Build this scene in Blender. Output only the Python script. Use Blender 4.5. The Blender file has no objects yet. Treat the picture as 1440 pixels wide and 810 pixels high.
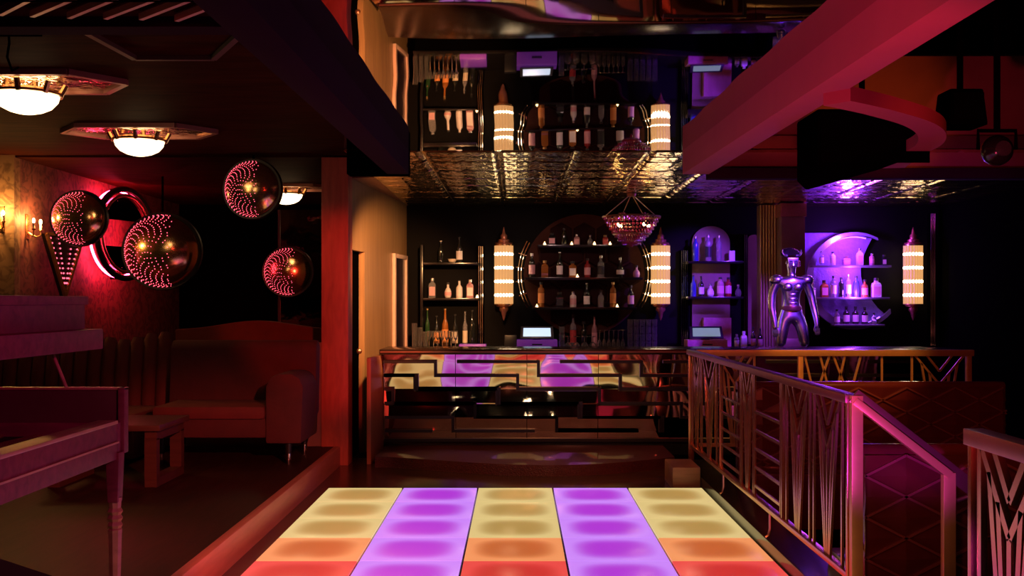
import bpy, bmesh, math, random
from mathutils import Vector, Matrix
random.seed(7)
sc = bpy.context.scene
COL = sc.collection
PI = math.pi
# ------------------------------------------------------------------ camera, world, exposure
F, VX, VY, EYE = 1494.0, 727.0, 424.0, 1.56          # focal length in px, vanishing point, eye height (m)
cam_d = bpy.data.cameras.new('camera'); cam = bpy.data.objects.new('camera', cam_d); COL.objects.link(cam)
cam.location = (0, 0, EYE); cam.rotation_euler = (PI/2, 0, 0)
cam_d.sensor_width = 36; cam_d.lens = F/1440*36
cam_d.shift_x = (720-VX)/1440; cam_d.shift_y = (VY-405)/1440
cam_d.clip_start = .05; cam_d.clip_end = 60
sc.camera = cam
w = bpy.data.worlds.new('world'); sc.world = w; w.use_nodes = True
w.node_tree.nodes['Background'].inputs[0].default_value = (.5, .08, .06, 1)
w.node_tree.nodes['Background'].inputs[1].default_value = .0015
sc.view_settings.view_transform = 'Standard'; sc.view_settings.look = 'None'
sc.view_settings.gamma = 1; sc.view_settings.exposure = 0.0; sc.view_settings.use_curve_mapping = False

def P(px, py, d):                                     # pixel + distance -> point
    return Vector(((px-VX)/F*d, d, EYE-(py-VY)/F*d))
def XX(px, d): return (px-VX)/F*d
def ZZ(py, d): return EYE-(py-VY)/F*d

def spot(name, loc, tgt, col, power, ang=50, blend=.6, r=.06):
    l = bpy.data.lights.new(name, 'SPOT'); l.energy = power; l.color = col
    l.spot_size = math.radians(ang); l.spot_blend = blend; l.shadow_soft_size = r
    o = bpy.data.objects.new(name, l); COL.objects.link(o); o.location = loc
    o.rotation_euler = (Vector(tgt)-Vector(loc)).to_track_quat('-Z', 'Y').to_euler(); return o
def point(name, loc, col, power, r=.05):
    l = bpy.data.lights.new(name, 'POINT'); l.energy = power; l.color = col; l.shadow_soft_size = r
    o = bpy.data.objects.new(name, l); COL.objects.link(o); o.location = loc; return o

# unseen spots without fixtures, added to wash each named place in colour
spot('unseen_spot_red', (.5, .6, 2.6), (-1.74, 10.1, 1.45), (1, .05, .03), 1500, 12.5, .5)
spot('unseen_spot_red_step', (.9, 2.0, 2.6), (-1.7, 7.2, .1), (1, .17, .12), 1500, 27)
spot('unseen_spot_red_lounge', (-1.4, 4.5, 2.85), (-3.3, 9.6, .6), (1, .03, .02), 8, 60)
spot('unseen_spot_pink_beam', (.5, 2.1, .35), (1.45, 5.2, 2.65), (1, .05, .17), 300, 50)  # added low uplight for the beam's underside
spot('unseen_spot_magenta_piano', (.9, 2.2, 2.3), (-1.75, 4.2, .95), (.85, .03, .35), 170, 40)
spot('unseen_spot_pink_rail', (.2, 1.2, 2.6), (1.6, 6.8, .7), (1, .24, .14), 75, 36)
spot('unseen_spot_violet_rail', (1.0, 2.7, .5), (1.8, 4.86, .98), (.52, .03, 1), 230, 22)  # added low spot, stands in for violet reflections on the stair rail
spot('unseen_spot_amber_rail', (2.9, 7.4, 2.9), (2.9, 9.45, 1.05), (1, .42, .10), 170, 34)  # added to brighten the bars of the far railing
spot('unseen_spot_amber_wall', (-.35, 8.9, 2.68), (-1.45, 12.1, 1.3), (1, .46, .17), 950, 48)
spot('unseen_spot_bar_floor', (.1, 7.6, 2.6), (.3, 10.1, 0), (1, .40, .16), 130, 50)
spot('unseen_spot_bottles', (.2, 11.3, 2.70), (-.1, 13.1, 1.6), (1, .62, .55), 30, 74)  # added to brighten the bottle labels
spot('unseen_spot_bottles_niche', (1.3, 11.5, 2.70), (1.0, 13.1, 1.6), (1, .62, .55), 14, 70)  # second added spot, for the niche bottles
spot('unseen_spot_booth', (2.3, 3.4, 2.9), (3.0, 8.6, .5), (1, .08, .05), 55, 60)
spot('unseen_spot_orange_cove', (2.7, 7.3, 2.75), (2.85, 8.4, 3.05), (1, .18, .02), 24, 62)
spot('unseen_spot_violet_statue', (3.25, 9.3, 2.68), (2.86, 11.1, 1.75), (.20, .03, 1), 700, 32)
spot('unseen_spot_violet_column', (3.0, 11.6, 2.70), (2.2, 13.0, 1.95), (.18, .03, 1), 330, 40)

# ------------------------------------------------------------------ materials
MATS = {}
def mat(name, col, rough=.5, metal=0, var=.15, scale=12, bump=0, bscale=40, emit=None, es=0, trans=0, coat=0, stretch=None, spec=.5, bdetail=3):
    if name in MATS: return MATS[name]
    m = bpy.data.materials.new(name); m.use_nodes = True; nt = m.node_tree; b = nt.nodes['Principled BSDF']
    b.inputs['Roughness'].default_value = rough; b.inputs['Metallic'].default_value = metal
    b.inputs['Transmission Weight'].default_value = trans; b.inputs['Coat Weight'].default_value = coat
    b.inputs['Specular IOR Level'].default_value = spec
    tc = nt.nodes.new('ShaderNodeTexCoord'); mp = nt.nodes.new('ShaderNodeMapping'); nt.links.new(tc.outputs['Object'], mp.inputs[0])
    if stretch: mp.inputs['Scale'].default_value = stretch
    n = nt.nodes.new('ShaderNodeTexNoise'); n.inputs['Scale'].default_value = scale; n.inputs['Detail'].default_value = 4
    nt.links.new(mp.outputs[0], n.inputs['Vector'])
    r = nt.nodes.new('ShaderNodeMix'); r.data_type = 'RGBA'
    r.inputs['A'].default_value = tuple(c*(1-var) for c in col)+(1,); r.inputs['B'].default_value = tuple(min(1, c*(1+var)) for c in col)+(1,)
    nt.links.new(n.outputs['Fac'], r.inputs['Factor']); nt.links.new(r.outputs['Result'], b.inputs['Base Color'])
    if bump:
        n2 = nt.nodes.new('ShaderNodeTexNoise'); n2.inputs['Scale'].default_value = bscale; n2.inputs['Detail'].default_value = bdetail
        nt.links.new(mp.outputs[0], n2.inputs['Vector'])
        bp = nt.nodes.new('ShaderNodeBump'); bp.inputs['Strength'].default_value = bump; bp.inputs['Distance'].default_value = .02
        nt.links.new(n2.outputs['Fac'], bp.inputs['Height']); nt.links.new(bp.outputs[0], b.inputs['Normal'])
    if emit:
        b.inputs['Emission Color'].default_value = tuple(emit)+(1,); b.inputs['Emission Strength'].default_value = es
    MATS[name] = m; return m

def tile_mat(name, edge, centre, strength):           # back-lit acrylic: lamps run along the tile rim, so the middle is dimmer
    m = bpy.data.materials.new(name); m.use_nodes = True; nt = m.node_tree; b = nt.nodes['Principled BSDF']
    b.inputs['Base Color'].default_value = (.25, .25, .25, 1); b.inputs['Roughness'].default_value = .25
    tc = nt.nodes.new('ShaderNodeTexCoord'); sep = nt.nodes.new('ShaderNodeSeparateXYZ'); nt.links.new(tc.outputs['Object'], sep.inputs[0])
    def absn(o):
        a = nt.nodes.new('ShaderNodeMath'); a.operation = 'ABSOLUTE'; nt.links.new(o, a.inputs[0])
        p = nt.nodes.new('ShaderNodeMath'); p.operation = 'MULTIPLY'; p.inputs[1].default_value = 1/.30; nt.links.new(a.outputs[0], p.inputs[0])
        q = nt.nodes.new('ShaderNodeMath'); q.operation = 'POWER'; q.inputs[1].default_value = 3; nt.links.new(p.outputs[0], q.inputs[0]); return q.outputs[0]
    s = nt.nodes.new('ShaderNodeMath'); s.operation = 'ADD'; nt.links.new(absn(sep.outputs[0]), s.inputs[0]); nt.links.new(absn(sep.outputs[1]), s.inputs[1])
    cr = nt.nodes.new('ShaderNodeValToRGB'); cr.color_ramp.interpolation = 'EASE'
    cr.color_ramp.elements[0].color = tuple(centre)+(1,); cr.color_ramp.elements[1].color = tuple(edge)+(1,); cr.color_ramp.elements[1].position = .8
    nt.links.new(s.outputs[0], cr.inputs[0]); nt.links.new(cr.outputs[0], b.inputs['Emission Color']); b.inputs['Emission Strength'].default_value = strength
    return m

def wood(name, a, bcol, rough=.3, scale=(1, 14, 14), spec=.5):
    m = bpy.data.materials.new(name); m.use_nodes = True; nt = m.node_tree; b = nt.nodes['Principled BSDF']
    b.inputs['Roughness'].default_value = rough; b.inputs['Specular IOR Level'].default_value = spec
    tc = nt.nodes.new('ShaderNodeTexCoord'); mp = nt.nodes.new('ShaderNodeMapping'); mp.inputs['Scale'].default_value = scale
    nt.links.new(tc.outputs['Object'], mp.inputs[0])
    n = nt.nodes.new('ShaderNodeTexNoise'); n.inputs['Scale'].default_value = 2.5; n.inputs['Detail'].default_value = 6; n.inputs['Distortion'].default_value = .6
    nt.links.new(mp.outputs[0], n.inputs['Vector'])
    cr = nt.nodes.new('ShaderNodeValToRGB'); cr.color_ramp.elements[0].color = tuple(a)+(1,); cr.color_ramp.elements[1].color = tuple(bcol)+(1,)
    cr.color_ramp.elements[0].position = .3; cr.color_ramp.elements[1].position = .7
    nt.links.new(n.outputs['Fac'], cr.inputs[0]); nt.links.new(cr.outputs[0], b.inputs['Base Color'])
    MATS[name] = m; return m

def wallpaper(name, a, bcol, scale=7, rough=.6):
    m = bpy.data.materials.new(name); m.use_nodes = True; nt = m.node_tree; b = nt.nodes['Principled BSDF']; b.inputs['Roughness'].default_value = rough
    tc = nt.nodes.new('ShaderNodeTexCoord'); n = nt.nodes.new('ShaderNodeTexNoise'); n.inputs['Scale'].default_value = scale; n.inputs['Detail'].default_value = 8
    n.inputs['Distortion'].default_value = 2.5; nt.links.new(tc.outputs['Object'], n.inputs['Vector'])
    cr = nt.nodes.new('ShaderNodeValToRGB'); cr.color_ramp.elements[0].position = .42; cr.color_ramp.elements[1].position = .55
    cr.color_ramp.elements[0].color = tuple(a)+(1,); cr.color_ramp.elements[1].color = tuple(bcol)+(1,)
    nt.links.new(n.outputs['Fac'], cr.inputs[0]); nt.links.new(cr.outputs[0], b.inputs['Base Color']); MATS[name] = m; return m

M_BLACK = mat('matte_black', (.0015, .0012, .0012), .95, spec=0)
M_GLOSSBLACK = mat('gloss_black', (.012, .010, .010), .18)
M_DARKPANEL = mat('dark_panelling', (.0022, .0013, .0013), .7, spec=.1, var=.4, scale=3)
M_FLOOR = wood('dark_floor_wood', (.025, .010, .006), (.085, .032, .015), .24, (1.2, 12, 1))
M_LFLOOR = wood('lounge_floor_wood', (.018, .004, .003), (.036, .008, .005), .5, (12, 1.2, 1), spec=.12)
M_REDSTEP = wood('step_board', (.40, .13, .085), (.52, .18, .12), .42, (10, 1, 10))
M_POST = wood('post_wood', (.34, .06, .035), (.55, .11, .06), .5, (6, 6, 1.2))
M_CEILL = wood('lounge_ceiling_panel', (.024, .0055, .003), (.050, .011, .005), .7, (1, 5, 1), spec=.01)
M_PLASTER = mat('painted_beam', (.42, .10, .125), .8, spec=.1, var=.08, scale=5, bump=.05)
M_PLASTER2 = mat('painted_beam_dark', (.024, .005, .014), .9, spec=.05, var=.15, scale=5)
M_GOLDWALL = wood('bronze_wall_panel', (.24, .14, .065), (.36, .22, .10), .42, (10, 10, .5))
M_MIRROR = mat('smoked_mirror', (.62, .58, .56), .015, 1, var=.02, scale=1)
M_BARMIRROR = mat('antique_mirror', (.72, .58, .50), .04, 1, var=.25, scale=2.2, bump=1.0, bscale=2.3, bdetail=.4)
M_WALLMIRROR = mat('dark_wall_mirror', (.25, .20, .20), .06, 1, var=.3, scale=3, bump=.3, bscale=3)
M_TIN = mat('pressed_tin', (.90, .66, .36), .14, 1, var=.25, scale=6, bump=.35, bscale=16)
M_STRIP = mat('black_bronze_strip', (.010, .006, .005), .4)
M_CHROME = mat('chrome', (.75, .72, .72), .10, 1, var=.05)
M_BRASS = mat('brushed_brass', (.66, .36, .16), .26, .9, var=.12, scale=20)
M_GILT = mat('gilt_rail', (.78, .40, .13), .38, .45, var=.12, scale=20)
M_BRONZE = mat('dark_bronze', (.34, .15, .10), .36, .8, var=.15, scale=15)
M_COPPER = mat('copper_finial', (.62, .26, .14), .35, .7, var=.2, scale=30)
M_SCONCE = mat('sconce_ribbed_glass', (.16, .11, .06), .3, emit=(1, .47, .16), es=.72)
M_SCONCELAMP = mat('sconce_bulb', (1, .9, .7), .3, emit=(1, .80, .48), es=14)
M_DOME = mat('opal_dome', (.9, .85, .7), .25, emit=(1, .76, .42), es=3.6)
M_DOWN = mat('downlight_lens', (1, .9, .7), .3, emit=(1, .80, .5), es=45)
M_FLAME = mat('candle_bulb', (1, .8, .5), .3, emit=(1, .55, .18), es=40)
M_BOTTLELED = mat('bottle_led_glow', (1, .8, .5), .3, emit=(1, .62, .25), es=9)
M_PINKLED = mat('pink_led_strip', (.8, .1, .2), .3, emit=(1, .03, .09), es=60)
M_PINKDOT = mat('pink_led_dot', (.8, .1, .2), .3, emit=(1, .10, .17), es=3.0)
M_VIOLETLED = mat('violet_led_strip', (.3, .1, .8), .3, emit=(.22, .06, 1), es=7)
M_VELVET = mat('red_velvet', (.10, .008, .007), .85, var=.3, scale=9, bump=.1)
M_VELVETD = mat('maroon_velvet', (.06, .005, .005), .85, var=.3, scale=9, bump=.1)
M_LEATHER = mat('burgundy_patent_leather', (.15, .022, .018), .22, var=.2, scale=8, coat=.4)
M_PIPING = mat('leather_piping', (.28, .06, .045), .4)
M_PIANO = wood('piano_wood', (.11, .020, .028), (.18, .034, .045), .5, (2, 9, 9), spec=.12)
M_PIANODARK = mat('piano_interior', (.02, .010, .008), .5, spec=.03, var=.4, scale=4)
M_PIANOTRIM = wood('piano_gilt_edge', (.28, .13, .06), (.42, .21, .10), .4, (9, 2, 9))
M_TABLE = wood('coffee_table_wood', (.05, .014, .010), (.08, .024, .016), .4)
M_BUBBLE = mat('smoked_bubble_mirror', (.85, .52, .26), .16, .95, var=.1)
M_CARPET = mat('red_speckled_carpet', (.10, .016, .014), .3, coat=.3, var=.9, scale=60, bump=.6, bscale=90)
M_BLOCK = wood('pale_step_wood', (.40, .20, .10), (.55, .29, .15), .4)
M_FRAME = mat('pale_picture_frame', (.75, .52, .42), .4)
M_POSTER = mat('dark_poster', (.03, .02, .03), .2, var=.9, scale=8)
M_HEX = mat('wine_hex_tile', (.020, .005, .005), .8, spec=.08, var=.5, scale=5)
M_HEXD = mat('wine_backing', (.060, .020, .014), .8, spec=.05, var=.3, scale=5)
M_VIOLETLIT = mat('violet_lit_backing', (.24, .15, .42), .6, var=.25, scale=14, bump=.4, bscale=30)  # violet light tinted into the backing colour
M_ARCH = mat('arch_bronze_paint', (.24, .13, .10), .6, var=.3, scale=4)
M_COLUMN = mat('fluted_brass_column', (.62, .44, .24), .3, .8, var=.2)
M_COLUMN2 = mat('bronze_column', (.30, .17, .10), .42, .3, var=.35, scale=6)
M_DEVICE = mat('device_black', (.02, .02, .025), .35)
M_SCREEN = mat('lit_screen', (.1, .1, .1), .2, emit=(.62, .78, 1), es=1.1)
M_SCREEN2 = mat('dim_screen', (.1, .1, .1), .2, emit=(.30, .42, .50), es=.55)
M_TRAYV = mat('violet_lit_plastic', (.30, .08, .62), .35, emit=(.22, .04, .6), es=.12)  # violet light put into the colour, plus a faint glow
M_PINKBOX = mat('pink_card', (.62, .22, .35), .5, var=.25, scale=30)
M_GLASS = mat('clear_glass', (.96, .96, .97), .04, var=.01, trans=.965)
M_CRYSTAL = mat('pink_crystal', (.32, .03, .07), .08, var=.4, scale=30, trans=.35)
M_WIRE = mat('steel_wire', (.5, .4, .4), .3, 1)
M_ARMOUR = mat('chrome_armour', (.78, .76, .80), .27, 1, var=.12, scale=12)
M_ROD = mat('ceiling_rod', (.85, .50, .34), .45, .2)

GL = {'dark': mat('bottle_dark_glass', (.012, .014, .012), .08, coat=.5), 'green': mat('bottle_green_glass', (.02, .06, .02), .08, coat=.5),
      'amber': mat('bottle_amber_glass', (.55, .19, .04), .08, trans=.45), 'red': mat('bottle_red_glass', (.38, .03, .03), .08, trans=.3),
      'clear': mat('bottle_clear_glass', (.75, .72, .72), .05, trans=.8), 'pink': mat('bottle_pink_glass', (.70, .35, .36), .1, trans=.35),
      'blue': mat('bottle_blue_glass', (.06, .08, .35), .08, trans=.2), 'white': mat('bottle_white_ceramic', (.78, .70, .66), .3)}
LB = {'white': mat('paper_white', (.85, .78, .74), .6), 'pink': mat('paper_pink', (.75, .38, .40), .6), 'orange': mat('paper_orange', (.80, .30, .08), .6),
      'black': mat('paper_black', (.03, .03, .03), .5), 'cream': mat('paper_cream', (.75, .62, .45), .6), 'red': mat('paper_red', (.55, .05, .05), .6)}
CP = {'white': mat('cap_white', (.8, .75, .7), .4), 'black': mat('cap_black', (.02, .02, .02), .4), 'gold': mat('cap_gold', (.7, .45, .18), .3, .8), 'silver': mat('cap_silver', (.7, .7, .7), .25, .9)}

# ------------------------------------------------------------------ mesh helpers
class MB:
    def __init__(s): s.v = []; s.f = []
    def add(s, vs, fs):
        o = len(s.v); s.v += [tuple(v) for v in vs]; s.f += [tuple(i+o for i in f) for f in fs]; return s
    def box(s, x0, x1, y0, y1, z0, z1, taper=0):
        t = taper
        vs = [(x0, y0, z0), (x1, y0, z0), (x1, y1, z0), (x0, y1, z0), (x0+t, y0+t, z1), (x1-t, y0+t, z1), (x1-t, y1-t, z1), (x0+t, y1-t, z1)]
        return s.add(vs, [(3, 2, 1, 0), (4, 5, 6, 7), (0, 1, 5, 4), (1, 2, 6, 5), (2, 3, 7, 6), (3, 0, 4, 7)])
    def hexa(s, vs):                                   # eight corners: bottom ring then top ring
        return s.add(vs, [(3, 2, 1, 0), (4, 5, 6, 7), (0, 1, 5, 4), (1, 2, 6, 5), (2, 3, 7, 6), (3, 0, 4, 7)])
    def bar(s, a, b, wd, dp, up=(0, 0, 1)):            # rectangular bar between two points; dp along 'up x dir'
        a, b = Vector(a), Vector(b); d = (b-a).normalized(); u = Vector(up)
        if abs(d.dot(u)) > .98: u = Vector((1, 0, 0))
        sx = d.cross(u).normalized(); sy = sx.cross(d).normalized()
        c = [(-1, -1), (1, -1), (1, 1), (-1, 1)]
        vs = [p+sx*i*wd/2+sy*j*dp/2 for p in (a, b) for i, j in c]
        return s.add(vs, [(3, 2, 1, 0), (4, 5, 6, 7), (0, 1, 5, 4), (1, 2, 6, 5), (2, 3, 7, 6), (3, 0, 4, 7)])
    def prism(s, poly, axis, a, b):                    # poly in the two other axes (in xyz order) extruded from a to b
        def pt(p, h): return {'x': (h, p[0], p[1]), 'y': (p[0], h, p[1]), 'z': (p[0], p[1], h)}[axis]
        n = len(poly); vs = [pt(p, a) for p in poly]+[pt(p, b) for p in poly]
        return s.add(vs, [tuple(range(n))[::-1], tuple(range(n, 2*n))]+[(i, (i+1) % n, n+(i+1) % n, n+i) for i in range(n)])
    def lathe(s, prof, seg=20, c=(0, 0, 0), ax='z', caps=True):
        n = len(prof); vs = []
        for k in range(seg):
            t = 2*PI*k/seg
            for r, h in prof:
                x, y = r*math.cos(t), r*math.sin(t)
                p = {'z': (x, y, h), 'y': (x, h, y), 'x': (h, x, y)}[ax]
                vs.append((p[0]+c[0], p[1]+c[1], p[2]+c[2]))
        fs = [(k*n+i, ((k+1) % seg)*n+i, ((k+1) % seg)*n+i+1, k*n+i+1) for k in range(seg) for i in range(n-1)]
        if caps:
            fs.append(tuple(k*n for k in range(seg))[::-1]); fs.append(tuple(k*n+n-1 for k in range(seg)))
        return s.add(vs, fs)
    def tube(s, path, r, seg=8, closed=False):
        path = [Vector(p) for p in path]; n = len(path); rs = r if isinstance(r, (list, tuple)) else [r]*n
        vs = []; prev = None
        for i, p in enumerate(path):
            d = (path[(i+1) % n]-path[i-1]) if closed or 0 < i < n-1 else (path[1]-path[0] if i == 0 else path[-1]-path[-2])
            d.normalize(); u = prev if prev else (Vector((0, 0, 1)) if abs(d.z) < .9 else Vector((1, 0, 0)))
            sx = d.cross(u).normalized(); u = sx.cross(d).normalized(); prev = u
            vs += [p+(sx*math.cos(2*PI*k/seg)+u*math.sin(2*PI*k/seg))*rs[i] for k in range(seg)]
        m = n if closed else n-1
        fs = [(i*seg+k, i*seg+(k+1) % seg, ((i+1) % n)*seg+(k+1) % seg, ((i+1) % n)*seg+k) for i in range(m) for k in range(seg)]
        if not closed: fs += [tuple(range(seg))[::-1], tuple((n-1)*seg+k for k in range(seg))]
        return s.add(vs, fs)
    def ball(s, c, r, seg=8, rings=5, sc_=(1, 1, 1)):
        prof = [(math.sin(PI*i/rings), -math.cos(PI*i/rings)) for i in range(rings+1)]
        vs = [(c[0], c[1], c[2]-r*sc_[2])]; fs = []
        for i in range(1, rings):
            for k in range(seg):
                t = 2*PI*k/seg; vs.append((c[0]+prof[i][0]*r*math.cos(t)*sc_[0], c[1]+prof[i][0]*r*math.sin(t)*sc_[1], c[2]+prof[i][1]*r*sc_[2]))
        vs.append((c[0], c[1], c[2]+r*sc_[2])); L = len(vs)-1
        for k in range(seg):
            fs.append((0, 1+(k+1) % seg, 1+k)); fs.append((L, L-seg+k, L-seg+(k+1) % seg))
            for i in range(rings-2): a = 1+i*seg; fs.append((a+k, a+(k+1) % seg, a+seg+(k+1) % seg, a+seg+k))
        return s.add(vs, fs)
    def mesh(s, name, m, smooth=True, ang=35, bevel=0):
        me = bpy.data.meshes.new(name); me.from_pydata(s.v, [], s.f)
        bm = bmesh.new(); bm.from_mesh(me); bmesh.ops.recalc_face_normals(bm, faces=bm.faces)
        if bevel: bmesh.ops.bevel(bm, geom=list(bm.edges), offset=bevel, segments=2, profile=.6, affect='EDGES', clamp_overlap=True)
        bm.to_mesh(me); bm.free(); me.materials.append(m)
        if smooth: me.shade_smooth(); me.set_sharp_from_angle(angle=math.radians(ang))
        return me
    def build(s, name, m, parent=None, loc=(0, 0, 0), rot=None, **k):
        return link(name, s.mesh(name, m, **k), parent, loc, rot)

def link(name, me, parent=None, loc=(0, 0, 0), rot=None):
    o = bpy.data.objects.new(name, me); COL.objects.link(o); o.location = loc
    if rot: o.rotation_euler = rot
    o.parent = parent; return o
LABELS = {}
def tag(o, label, cat, group=None):
    o['label'] = label; o['category'] = cat
    if group: o['group'] = group
    n = len(label.split())
    if not 4 <= n <= 16: print('LABEL LENGTH', n, label)
    k = (label, group)
    if label in LABELS and not (group and LABELS[label] == group): print('DUPLICATE LABEL', label)
    LABELS[label] = group; return o
def thing(name, label, cat, loc=(0, 0, 0), rz=0, group=None):
    o = bpy.data.objects.new(name, None); COL.objects.link(o); o.location = loc; o.rotation_euler = (0, 0, rz); o.empty_display_size = .1
    return tag(o, label, cat, group)
def struct(o): o['kind'] = 'structure'; return o
def B(*a, **k): return MB().box(*a, **k)
def copy_tree(o, parent=None):
    c = o.copy(); COL.objects.link(c); c.parent = parent
    for ch in list(o.children): copy_tree(ch, c)
    return c

# ------------------------------------------------------------------ the shell
HC, HL, HR, DB = 2.744, 2.95, 3.5, 13.2              # ceilings, bar back wall distance
ZP, ZR = .18, .11                                     # lounge platform, right-hand kerb
struct(B(-1.68, 1.52, -2, 10.6, -.1, 0).build('floor', M_FLOOR))
struct(B(-1.45, 5.6, 10.6, DB, -.1, 0).build('floor_bar', M_BLACK))
struct(B(-6.6, -1.74, -2, 15.1, -.1, ZP).build('floor_lounge', M_LFLOOR))
struct(B(-1.74, -1.68, -2, 10.1, -.1, ZP+.004).build('trim_1', M_REDSTEP, bevel=.006))
struct(B(1.52, 1.80, -2, 9.75, -.3, ZR).build('floor_kerb', M_GLOSSBLACK, bevel=.004))
struct(B(1.80, 6.9, -2, 10.6, -.5, -.25).build('floor_booths', M_BLACK))
struct(B(1.80, 2.1, 3.62, 4.9, -.25, -.06).build('floor_stair_tread', M_GLOSSBLACK, bevel=.004))
struct(B(-1.5, 5.3, DB, DB+.15, 0, HC).build('wall_back', M_DARKPANEL))
struct(B(5.24, 5.4, 8.6, DB, -.25, HC).build('wall_bar_right', M_BLACK))
struct(B(5.4, 6.9, 10.6, 10.75, -.5, HR).build('wall_far_right', M_BLACK))
struct(B(6.9, 7.05, -2, 10.75, -.5, HR).build('wall_right', M_BLACK))
struct(B(-6.6, 6.9, -2.15, -2, -.5, HR).build('wall_rear', M_BLACK))
struct(B(-6.75, -6.6, -2.15, 10.2, 0, HL).build('wall_left_front', M_DARKPANEL))
M_WPG = wallpaper('gold_damask_paper', (.16, .09, .045), (.30, .18, .09), 6)
M_WPR = wallpaper('dark_damask_paper', (.10, .035, .03), (.22, .075, .06), 6)
struct(B(-6.6, -4.77, 10.08, 10.2, ZP, HL).build('wall_left_return', M_WPG))
struct(B(-4.9, -4.77, 10.2, 15.1, ZP, HL).build('wall_left', M_WPR))
struct(B(-4.77, -1.45, 15.0, 15.15, ZP, HL).build('wall_lounge_back', M_BLACK))
# slightly skewed side wall between lounge and bar, with a doorway
WA, WB = Vector((-1.635, 10.30, 0)), Vector((-1.37, DB, 0)); WD = (WB-WA).normalized(); WN = Vector((-WD.y, WD.x, 0))
def wpt(t, off=0): p = WA+WD*t+WN*off; return (p.x, p.y)
def wseg(t0, t1, z0, z1, mb):
    a, b, c, d = wpt(t0), wpt(t1), wpt(t1, .12), wpt(t0, .12)
    return mb.hexa([(p[0], p[1], z) for z in (z0, z1) for p in (a, b, c, d)])
WL = (WB-WA).length
mb = MB(); wseg(0, .05, 0, HL, mb); wseg(.05, .67, 2.07, HL, mb); wseg(.67, WL, 0, HL, mb)
struct(mb.build('wall_bar_left', M_GOLDWALL, smooth=False))
mb = MB(); a, b, c, d = wpt(.05, .06), wpt(.67, .06), wpt(.67, .10), wpt(.05, .10)
dr = struct(mb.hexa([(p[0], p[1], z) for z in (0.01, 2.07) for p in (a, b, c, d)]).build('door_1', M_BLACK))
hp = wpt(.60, .04); MB().ball((hp[0], hp[1], 1.05), .03).build('door_handle', M_BRONZE, dr)

# ceilings
struct(B(-6.6, -1.05, -2, 10.1, HL, HL+.12).build('ceiling', M_CEILL))
struct(B(-6.6, -1.45, 10.1, 15.1, HL-.02, HL+.1).build('ceiling_lounge_back', M_CEILL))
struct(B(1.585, 6.9, -2, 8.34, HR, HR+.1).build('ceiling_right', M_BLACK))
struct(B(5.24, 6.9, 8.34, 10.75, HR, HR+.1).build('ceiling_far_right', M_BLACK))
# rippled mirror ceiling over the dance floor
nx, ny = 70, 150; x0, x1, y0, y1 = -.9, 1.5, -2.0, 8.36
def ripple(x, y):
    k = max(0, (6.6-y)/6.6); a = .0008+.0035*k*k
    return a*(math.sin(3.1*y+1.3*math.sin(1.7*x+.4)+.8*x)+.5*math.sin(7.3*y+2.1*x+1)+.4*math.sin(4.6*x+1.1*y))
mb = MB(); vs = [(x0+(x1-x0)*i/nx, y0+(y1-y0)*j/ny, HC+ripple(x0+(x1-x0)*i/nx, y0+(y1-y0)*j/ny)) for j in range(ny+1) for i in range(nx+1)]
fs = [(j*(nx+1)+i, j*(nx+1)+i+1, (j+1)*(nx+1)+i+1, (j+1)*(nx+1)+i) for j in range(ny) for i in range(nx)]
mb.add(vs, fs); mb.box(x0, x1, y0, y1, HC+.03, HC+.06)
struct(mb.build('ceiling_mirror', M_MIRROR, ang=60))
# pressed-tin ceiling over the bar: embossed square panels
tin = struct(MB().prism([(-1.36, 8.36), (5.3, 8.36), (5.3, DB), (-1.38, DB), (-1.62, 10.36), (-1.36, 10.3)], 'z', HC+.02, HC+.12).build('ceiling_bar', M_BRONZE))
S = .61; ng = 18
def emboss(u, v):
    q = lambda t: min(t, 1-t)
    u2, v2 = (u*2) % 1, (v*2) % 1; e = min(q(u2), q(v2)); r = math.hypot(u2-.5, v2-.5)
    h = 0
    if min(q(u), q(v)) < .02: h = -.010
    elif e < .06: h = .0
    elif e < .16: h = .009
    else: h = .003+.006*math.cos(r*16)*max(0, 1-r*2)
    return -h
vs = [(S*(i/ng-.5), S*(j/ng-.5), emboss(i/ng, j/ng)) for j in range(ng+1) for i in range(ng+1)]
fs = [(j*(ng+1)+i, (j+1)*(ng+1)+i, (j+1)*(ng+1)+i+1, j*(ng+1)+i+1) for j in range(ng) for i in range(ng)]
tm = MB().add(vs, fs).mesh('tin_panel', M_TIN, ang=50)
for j in range(8):
    for i in range(11):
        if i >= 5 or True:
            link('tin_panel', tm, tin, (-1.37+S/2+i*S, 8.345+S/2+j*S, HC), (random.uniform(-.004, .004), random.uniform(-.004, .004), 0))
# beams
def skewbeam(name, fx0, fx1, nx0, nx1, z0, z1, m, yf=8.34, yn=3.52, yb=-2):
    k = (yb-yn)/(yf-yn)
    e = lambda n, f: n+(f-n)*k
    a = [(fx0, yf), (fx1, yf), (e(nx1, fx1), yb), (e(nx0, fx0), yb)]
    return struct(MB().hexa([(p[0], p[1], z) for z in (z0, z1) for p in a]).build(name, m, bevel=.004))
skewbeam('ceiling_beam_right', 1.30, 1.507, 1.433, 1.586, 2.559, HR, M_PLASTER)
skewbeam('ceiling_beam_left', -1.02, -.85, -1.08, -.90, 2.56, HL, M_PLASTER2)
struct(B(-1.34, -.86, 8.36, 8.55, 2.565, HL).build('ceiling_header_left', M_BLACK))
struct(B(1.51, 6.9, 8.34, 8.5, 2.53, 2.61).build('trim_2', M_PLASTER2, bevel=.005))
struct(B(1.51, 6.9, 8.4, 8.5, 2.61, HR).build('wall_cove', mat('orange_plaster', (.22, .07, .04), .7, var=.35, scale=3)))
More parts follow.
